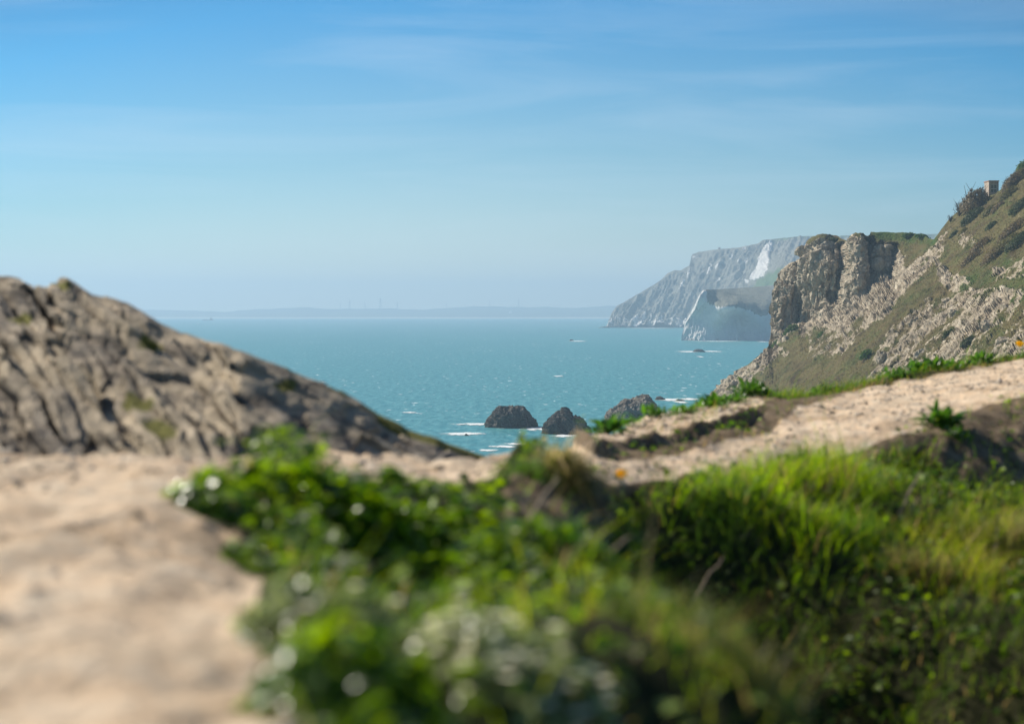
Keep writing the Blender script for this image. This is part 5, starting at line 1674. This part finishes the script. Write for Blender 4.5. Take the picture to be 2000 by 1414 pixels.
# ------------------------------------------------------------------ scrub, tree and house on the near hillside
def shrub(c, rx, ry, rz, n, lab, seed, pal, leaf=(.35, .7), name='shrub', twigs=18, cat='shrub', group=None, mat_=None, bare=0.0, tilt=.0):
    r = np.random.default_rng(seed)
    t = empty(name, c)
    parts = []
    k = int(n * (1 - bare))
    if k:
        ph = r.uniform(0, 2 * np.pi, k); cz = r.uniform(-.35, 1, k); rr = np.sqrt(np.clip(1 - cz * cz, 0, 1))
        dv = np.stack([rr * np.cos(ph), rr * np.sin(ph), cz], -1)
        lump = 1 + .45 * fbm(dv * 1.9 + seed * 2.1, 3, seed)
        rad = lump * np.where(r.random(k) < .7, r.uniform(.8, 1.05, k), r.uniform(.3, .8, k))
        q = dv * rad[:, None] * np.array([rx, ry, rz]) + np.array([0, 0, rz * .35])
        q[:, 2] += tilt * q[:, 0]
        nor = unit(dv + r.normal(0, .6, (k, 3)) + [0, 0, .3])
        ax = unit(np.cross(nor, r.normal(0, 1, (k, 3))))
        L = r.uniform(*leaf, k); W = L * r.uniform(.5, .9, k)
        col = lerp(pal[0], pal[1], np.clip(r.normal(.45, .3, k), 0, 1))
        put('foliage', leaves(q, ax, nor, L, W, col, .2), mat_ or M_SCRUB, t)
    st = []
    for _ in range(twigs):
        a = r.uniform(0, 2 * np.pi); e_ = np.array([math.cos(a) * rx * r.uniform(.3, 1.05), math.sin(a) * ry * r.uniform(.3, 1.0), rz * r.uniform(.8, 1.45)])
        e_[2] += tilt * e_[0]
        tt = np.linspace(0, 1, 6)[:, None]
        pth = e_ * tt + np.sin(tt * 3.1) * r.normal(0, .12 * rz, 3); pth[0] = (0, 0, -.3)
        st.append(tube(pth, np.linspace(.09, .03, 6) * (rz / 2.5), 5))
        for _b in range(3):
            s0 = pth[r.integers(2, 5)]
            st.append(tube(np.array([s0, s0 + r.normal(0, .25, 3) * rz + [0, 0, .25 * rz]]), np.array([.045, .02]) * (rz / 2.5), 4))
    put('branches', st, M_TWIG, t)
    tag(t, lab, cat, group)
    return t


BROWN = ((0.11, 0.085, 0.050), (0.25, 0.19, 0.10)); OLIVE = ((0.10, 0.095, 0.036), (0.23, 0.20, 0.078)); GREEN = ((0.035, 0.080, 0.018), (0.100, 0.170, 0.030)); DKG = ((.038, .055, .02), (.09, .105, .038))
SH = [
    (1856, 427, 1.5, 1.5, 1.7, 60, 'bare twiggy bush leaning out at the left end of the hillside scrub', 1, BROWN, .93, 26, 0),
    (1874, 415, 2.4, 2.2, 3.4, 120, 'thin leafless bush between the leaning one and the dark rounded bush', 2, BROWN, .85, 26, 0),
    (1893, 406, 3.4, 3.0, 4.0, 1600, 'dark brown bush on the skyline left of the rounded tall bush', 3, BROWN, 0, 16, .2),
    (1908, 404, 4.4, 3.6, 5.6, 3000, 'tall rounded brown bush on the skyline just left of the stone house', 4, BROWN, 0, 18, .2),
    (1900, 425, 4.0, 3.2, 2.8, 1600, 'green tinged bush below the tall rounded brown one', 5, DKG, 0, 8, .6),
    (1932, 412, 2.4, 2.4, 1.8, 900, 'olive bush below the stone house', 6, OLIVE, 0, 8, .6),
    (1950, 408, 2.4, 2.4, 2.2, 1000, 'dark purple brown bush right below the window of the house', 7, BROWN, 0, 10, .6),
    (1968, 385, 3.2, 2.8, 2.8, 1500, 'olive scrub bush hugging the right side of the house', 8, OLIVE, 0, 10, .7),
    (1975, 364, 3.4, 2.8, 3.6, 1700, 'brown scrub bush on the skyline right above the house', 9, BROWN, 0, 14, .7),
    (1990, 348, 3.2, 2.6, 2.8, 1500, 'olive scrub bush on the skyline by the right edge', 10, OLIVE, 0, 10, .7),
    (1998, 332, 2.6, 2.6, 3.2, 1600, 'bright green bush topmost on the right-hand skyline', 11, GREEN, 0, 8, .5),
    (1995, 400, 3.9, 3.1, 2.0, 1170, 'dark scrub bush by the right edge level with the house', 12, DKG, 0, 8, .7),
    (1935, 440, 1.8, 1.8, 1.2, 450, 'small dark bush alone on the open grass below the house', 13, DKG, 0, 6, .7),
    (1975, 448, 3.9, 2.9, 1.7, 1040, 'brown scrub at the top of the dark diagonal band', 14, BROWN, 0, 8, .8),
    (1990, 472, 4.2, 3.1, 1.8, 1170, 'dark scrub near the right edge in the diagonal band', 15, DKG, 0, 8, .8),
    (1963, 482, 3.9, 3.1, 1.7, 1105, 'dark olive scrub in the middle of the diagonal band', 16, OLIVE, 0, 8, .8),
    (1940, 500, 3.6, 2.9, 1.5, 910, 'brown scrub low in the diagonal band', 17, BROWN, 0, 8, .8),
    (1912, 482, 3.3, 2.6, 1.3, 780, 'brown scrub in the upper diagonal streak left of the band', 18, BROWN, 0, 8, .8),
    (1895, 505, 3.0, 2.3, 1.1, 650, 'lowest brown scrub of the diagonal streak', 19, BROWN, 0, 6, .8),
    (1880, 455, 1.8, 1.6, 1.1, 450, 'low olive bush under the skyline left of the open grass', 20, OLIVE, 0, 6, .8),
    (1862, 460, 1.5, 1.4, 1.0, 350, 'low dark bush beside the pale rocks near the skyline notch', 21, DKG, 0, 6, .8),
    (1545, 648, 3.0, 2.0, 2.2, 900, 'dark green bush at the foot of the left cliff buttress', 22, GREEN, 0, 6, .4),
    (1565, 628, 2.4, 1.8, 1.8, 650, 'green bush on the ledge above the cliff foot bush', 23, GREEN, 0, 6, .4),
    (1518, 672, 2.2, 1.6, 1.6, 500, 'green bush at the lower left corner of the cliff', 24, GREEN, 0, 6, .4),
    (1605, 655, 1.8, 1.4, 1.2, 350, 'green bush right of the pale cliff foot buttress', 25, GREEN, 0, 6, .4),
    (1690, 695, 1.8, 1.6, 1.4, 400, 'dark green bush low on the open slope between the rocks', 26, GREEN, 0, 6, .6),
    (1775, 460, 2.6, 2.0, 1.0, 700, 'bright green scrub on the flat cliff top', 27, GREEN, 0, 4, 0),
    (1800, 462, 2.4, 2.0, .9, 600, 'green scrub at the right end of the cliff top', 28, GREEN, 0, 4, -.1),
    (1630, 470, 2.4, 2.0, 1.2, 500, 'dark bush in the notch between the two cliff towers', 29, DKG, 0, 4, -.3),
    (1852, 655, 1.6, 1.4, 1.1, 400, 'dark green bush over the boulders above the path plants', 30, DKG, 0, 6, .6),
    (1890, 668, 1.7, 1.4, 1.0, 420, 'wide dark bush among the boulders near the right-hand path', 31, DKG, 0, 6, .6),
]
for (px, py, rx, ry, rz, n, lab, sd, pal, bare, tw, tl) in SH:
    c = h_point(px, py + (6 if py < 450 and px > 1840 else 2))
    shrub(c, rx, ry, rz, n, lab, sd, pal, twigs=tw, group='scrub bushes on the headland', bare=bare, tilt=tl)

# rough turf on the hillside: tufts too many to count
r = np.random.default_rng(77)
n = 52000
tx = r.uniform(1400, 2080, n); ty_ = r.uniform(300, 860, n)
tT = np.interp(tx, hx, hT)
keep = (ty_ > tT + 2)
tx, ty_ = tx[keep], ty_[keep]
hv_ = np.array([v_.co for v_ in head.data.vertices]).reshape(-1, len(hx), 3)[6:]
aa = np.empty(len(head.data.vertices), np.float32); head.data.attributes['rock'].data.foreach_get('value', aa); aa = aa.reshape(-1, len(hx))[6:]
gg = np.empty(len(head.data.vertices), np.float32); head.data.attributes['green'].data.foreach_get('value', gg); gg = gg.reshape(-1, len(hx))[6:]
cj = np.clip(np.searchsorted(hx, tx), 0, len(hx) - 1)
bt = np.interp(tx, [1250, 1400, 1700, 2300], [905, 872, 920, 985]); tt_ = hT[cj]
ri = np.clip(((ty_ - tt_) / (bt - tt_) * 329).astype(int), 0, 329)
pos = hv_[ri, cj]; rk_ = aa[ri, cj]; gr_ = gg[ri, cj]
cl_ = fbm(pos / 6.0, 3, 19)
keep = r.random(len(pos)) < np.clip(.75 - 1.3 * np.clip(rk_, 0, 1) + .9 * cl_, 0.02, 1)
pos, gr_, cl_ = pos[keep], gr_[keep], cl_[keep]
m = len(pos)
ph = r.uniform(0, 2 * np.pi, m)
lc = lerp((0.17, 0.13, 0.06), (0.33, 0.265, 0.115), np.clip(r.normal(.4, .3, m), 0, 1))
lc = lerp(lc[:, :], np.array([0.055, 0.10, 0.022]) * np.ones((m, 1)), np.clip(gr_ * 1.1 + r.normal(0, .15, m), 0, 1)) if False else lc + (np.array([0.085, 0.14, 0.03]) - lc) * np.clip(gr_ * 1.1 + r.normal(0, .15, m), 0, 1)[:, None]
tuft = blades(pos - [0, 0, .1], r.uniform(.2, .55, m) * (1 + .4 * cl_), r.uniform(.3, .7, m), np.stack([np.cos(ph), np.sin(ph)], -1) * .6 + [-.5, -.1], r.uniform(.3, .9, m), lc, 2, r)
o = put('hillside_turf', tuft, M_SCRUB)
tag(o, 'rough dry turf and weeds covering the hillside', 'turf', kind='stuff')

# perched boulder jutting from the cliff edge
def boulder(px, py, d, s, lab, seed, rot=0.0):
    c = P(px, py, d)
    th = np.linspace(0, np.pi, 24); ph = np.linspace(0, 2 * np.pi, 37)[:-1]
    dirs = np.array([[math.sin(a) * math.cos(b_), math.sin(a) * math.sin(b_), math.cos(a)] for a in th for b_ in ph])
    f1, f2, cid = voronoi(dirs * 1.5 + seed * 3.7, seed)
    rad = 1 + .45 * (f1 - .45) + .25 * (cid - .5) + .22 * fbm(dirs * 2.4 + seed, 4, seed)
    v = dirs * rad[:, None] * np.array(s)
    n = len(ph); i = np.arange(len(th) * n).reshape(len(th), n)
    q = np.stack([i[:-1], i[1:], np.roll(i[1:], -1, 1), np.roll(i[:-1], -1, 1)], -1).reshape(-1, 4)
    o = mesh_np('boulder', v, q, M_HEAD, shade=False, attrs={'rock': np.full(len(v), 1.0), 'green': np.zeros(len(v))})
    o.location = tuple(c); o.rotation_euler = (0, rot, 0)
    tag(o, lab, 'boulder', 'boulders on the headland')


boulder(1565, 491, 715, (2.6, 2.4, 2.0), 'brown boulder jutting out over the left edge of the cliff', 2, -.15)
for k, (px, py, s, lab) in enumerate(((1785, 630, (1.6, 1.5, 1.9), 'large pale boulder standing on the slope above the path plants'), (1800, 700, (2.0, 1.8, 2.6), 'tall pale boulder directly above the bright path plants'), (1862, 615, (1.6, 1.4, 1.5), 'rounded boulder in the middle of the rocky slope'),
                                      (1930, 640, (2.4, 1.8, 1.7), 'broad pale boulder left of the orange flower, on the slope'), (1960, 670, (1.9, 1.6, 1.4), 'pale boulder close left of the orange flower'), (1668, 623, (1.5, 1.3, 1.6), 'small pale boulder under the diagonal rock rib'),
                                      (1850, 590, (1.5, 1.3, 1.1), 'grey boulder below the pale outcrop in mid slope'), (1722, 700, (1.4, 1.2, 1.9), 'slanted pale boulder low on the slope left of the path plants'))):
    q = h_point(px, py)
    boulder(px, py, q[1] + s[1] * .75, s, lab, 20 + k, .3)

# stone house peeping over the scrub
c = h_point(1943, 372); c = P(1941, 366, c[1] + 4.0)
sc = c[1] / F
t = empty('stone_house', c)
hw = 9.5 * sc
MB().box((0, 5 * sc * 0 + 3.0, 8.5 * sc), (2 * hw, 6.0, 5 * sc)).box((-hw + 2.0 * sc, 3.0, -6 * sc), (4 * sc, 6.0, 24 * sc)).box((hw - 1.2 * sc, 3.0, -6 * sc), (2.4 * sc, 6.0, 24 * sc)).box((.8 * sc, 3.0, -14 * sc), (2 * hw - 6.4 * sc, 5.98, 8 * sc)).box((.8 * sc, 4.4, -1 * sc), (2 * hw - 6.4 * sc, 3.0, 18 * sc)).build('wall', M_STONEWALL, t)
MB().box((0, 3.0, 12.0 * sc), (2 * hw + .35, 6.35, 2 * sc)).build('parapet', M_BRICK, t)
wn_ = MB()
x0_, x1_ = -hw + 4.0 * sc, hw - 2.4 * sc
for x in (x0_ + .08, (x0_ + x1_) / 2, x1_ - .08):
    wn_.box((x, .55, -2.3 * sc), (.16, .12, 15.4 * sc))
for z in (-9.8 * sc, -3.0 * sc, 5.2 * sc):
    wn_.box(((x0_ + x1_) / 2, .56, z), (x1_ - x0_ - .02, .10, .16))
w1 = wn_.build('window', M_FRAME, t)
MB().box(((x0_ + x1_) / 2, .72, -2.3 * sc), (x1_ - x0_ - .04, .04, 15.2 * sc)).build('pane', M_GLASS, w1)
MB().box(((x0_ + x1_) / 2, .1, 5.6 * sc), (x1_ - x0_ - .02, .3, .5 * sc)).build('lintel', M_FRAME, t)
tag(t, 'small flat-roofed stone house with a window half hidden in hillside scrub', 'house')

# ------------------------------------------------------------------ air
hb = np.array([[x, y, z] for z in (-5.0, 275.0) for y in (-450.0, 14200.0) for x in (-9500.0, 9500.0)])
hf = np.array([[0, 2, 3, 1], [4, 5, 7, 6], [0, 1, 5, 4], [2, 6, 7, 3], [0, 4, 6, 2], [1, 3, 7, 5]])
M_HAZE = bpy.data.materials.new('haze_air')
M_HAZE.use_nodes = True
nt = M_HAZE.node_tree
nt.nodes.clear()
ho = nt.nodes.new('ShaderNodeOutputMaterial')
hv = nt.nodes.new('ShaderNodeVolumePrincipled')
hv.inputs['Color'].default_value = (0.52, 0.70, 0.885, 1)
hv.inputs['Density'].default_value = 0.00018
hv.inputs['Anisotropy'].default_value = 0.25
nt.links.new(hv.outputs[0], ho.inputs['Volume'])
haze = mesh_np('haze', hb, hf, M_HAZE, shade=False)
tag(haze, 'thin pale blue sea haze filling the air', 'haze', kind='stuff')
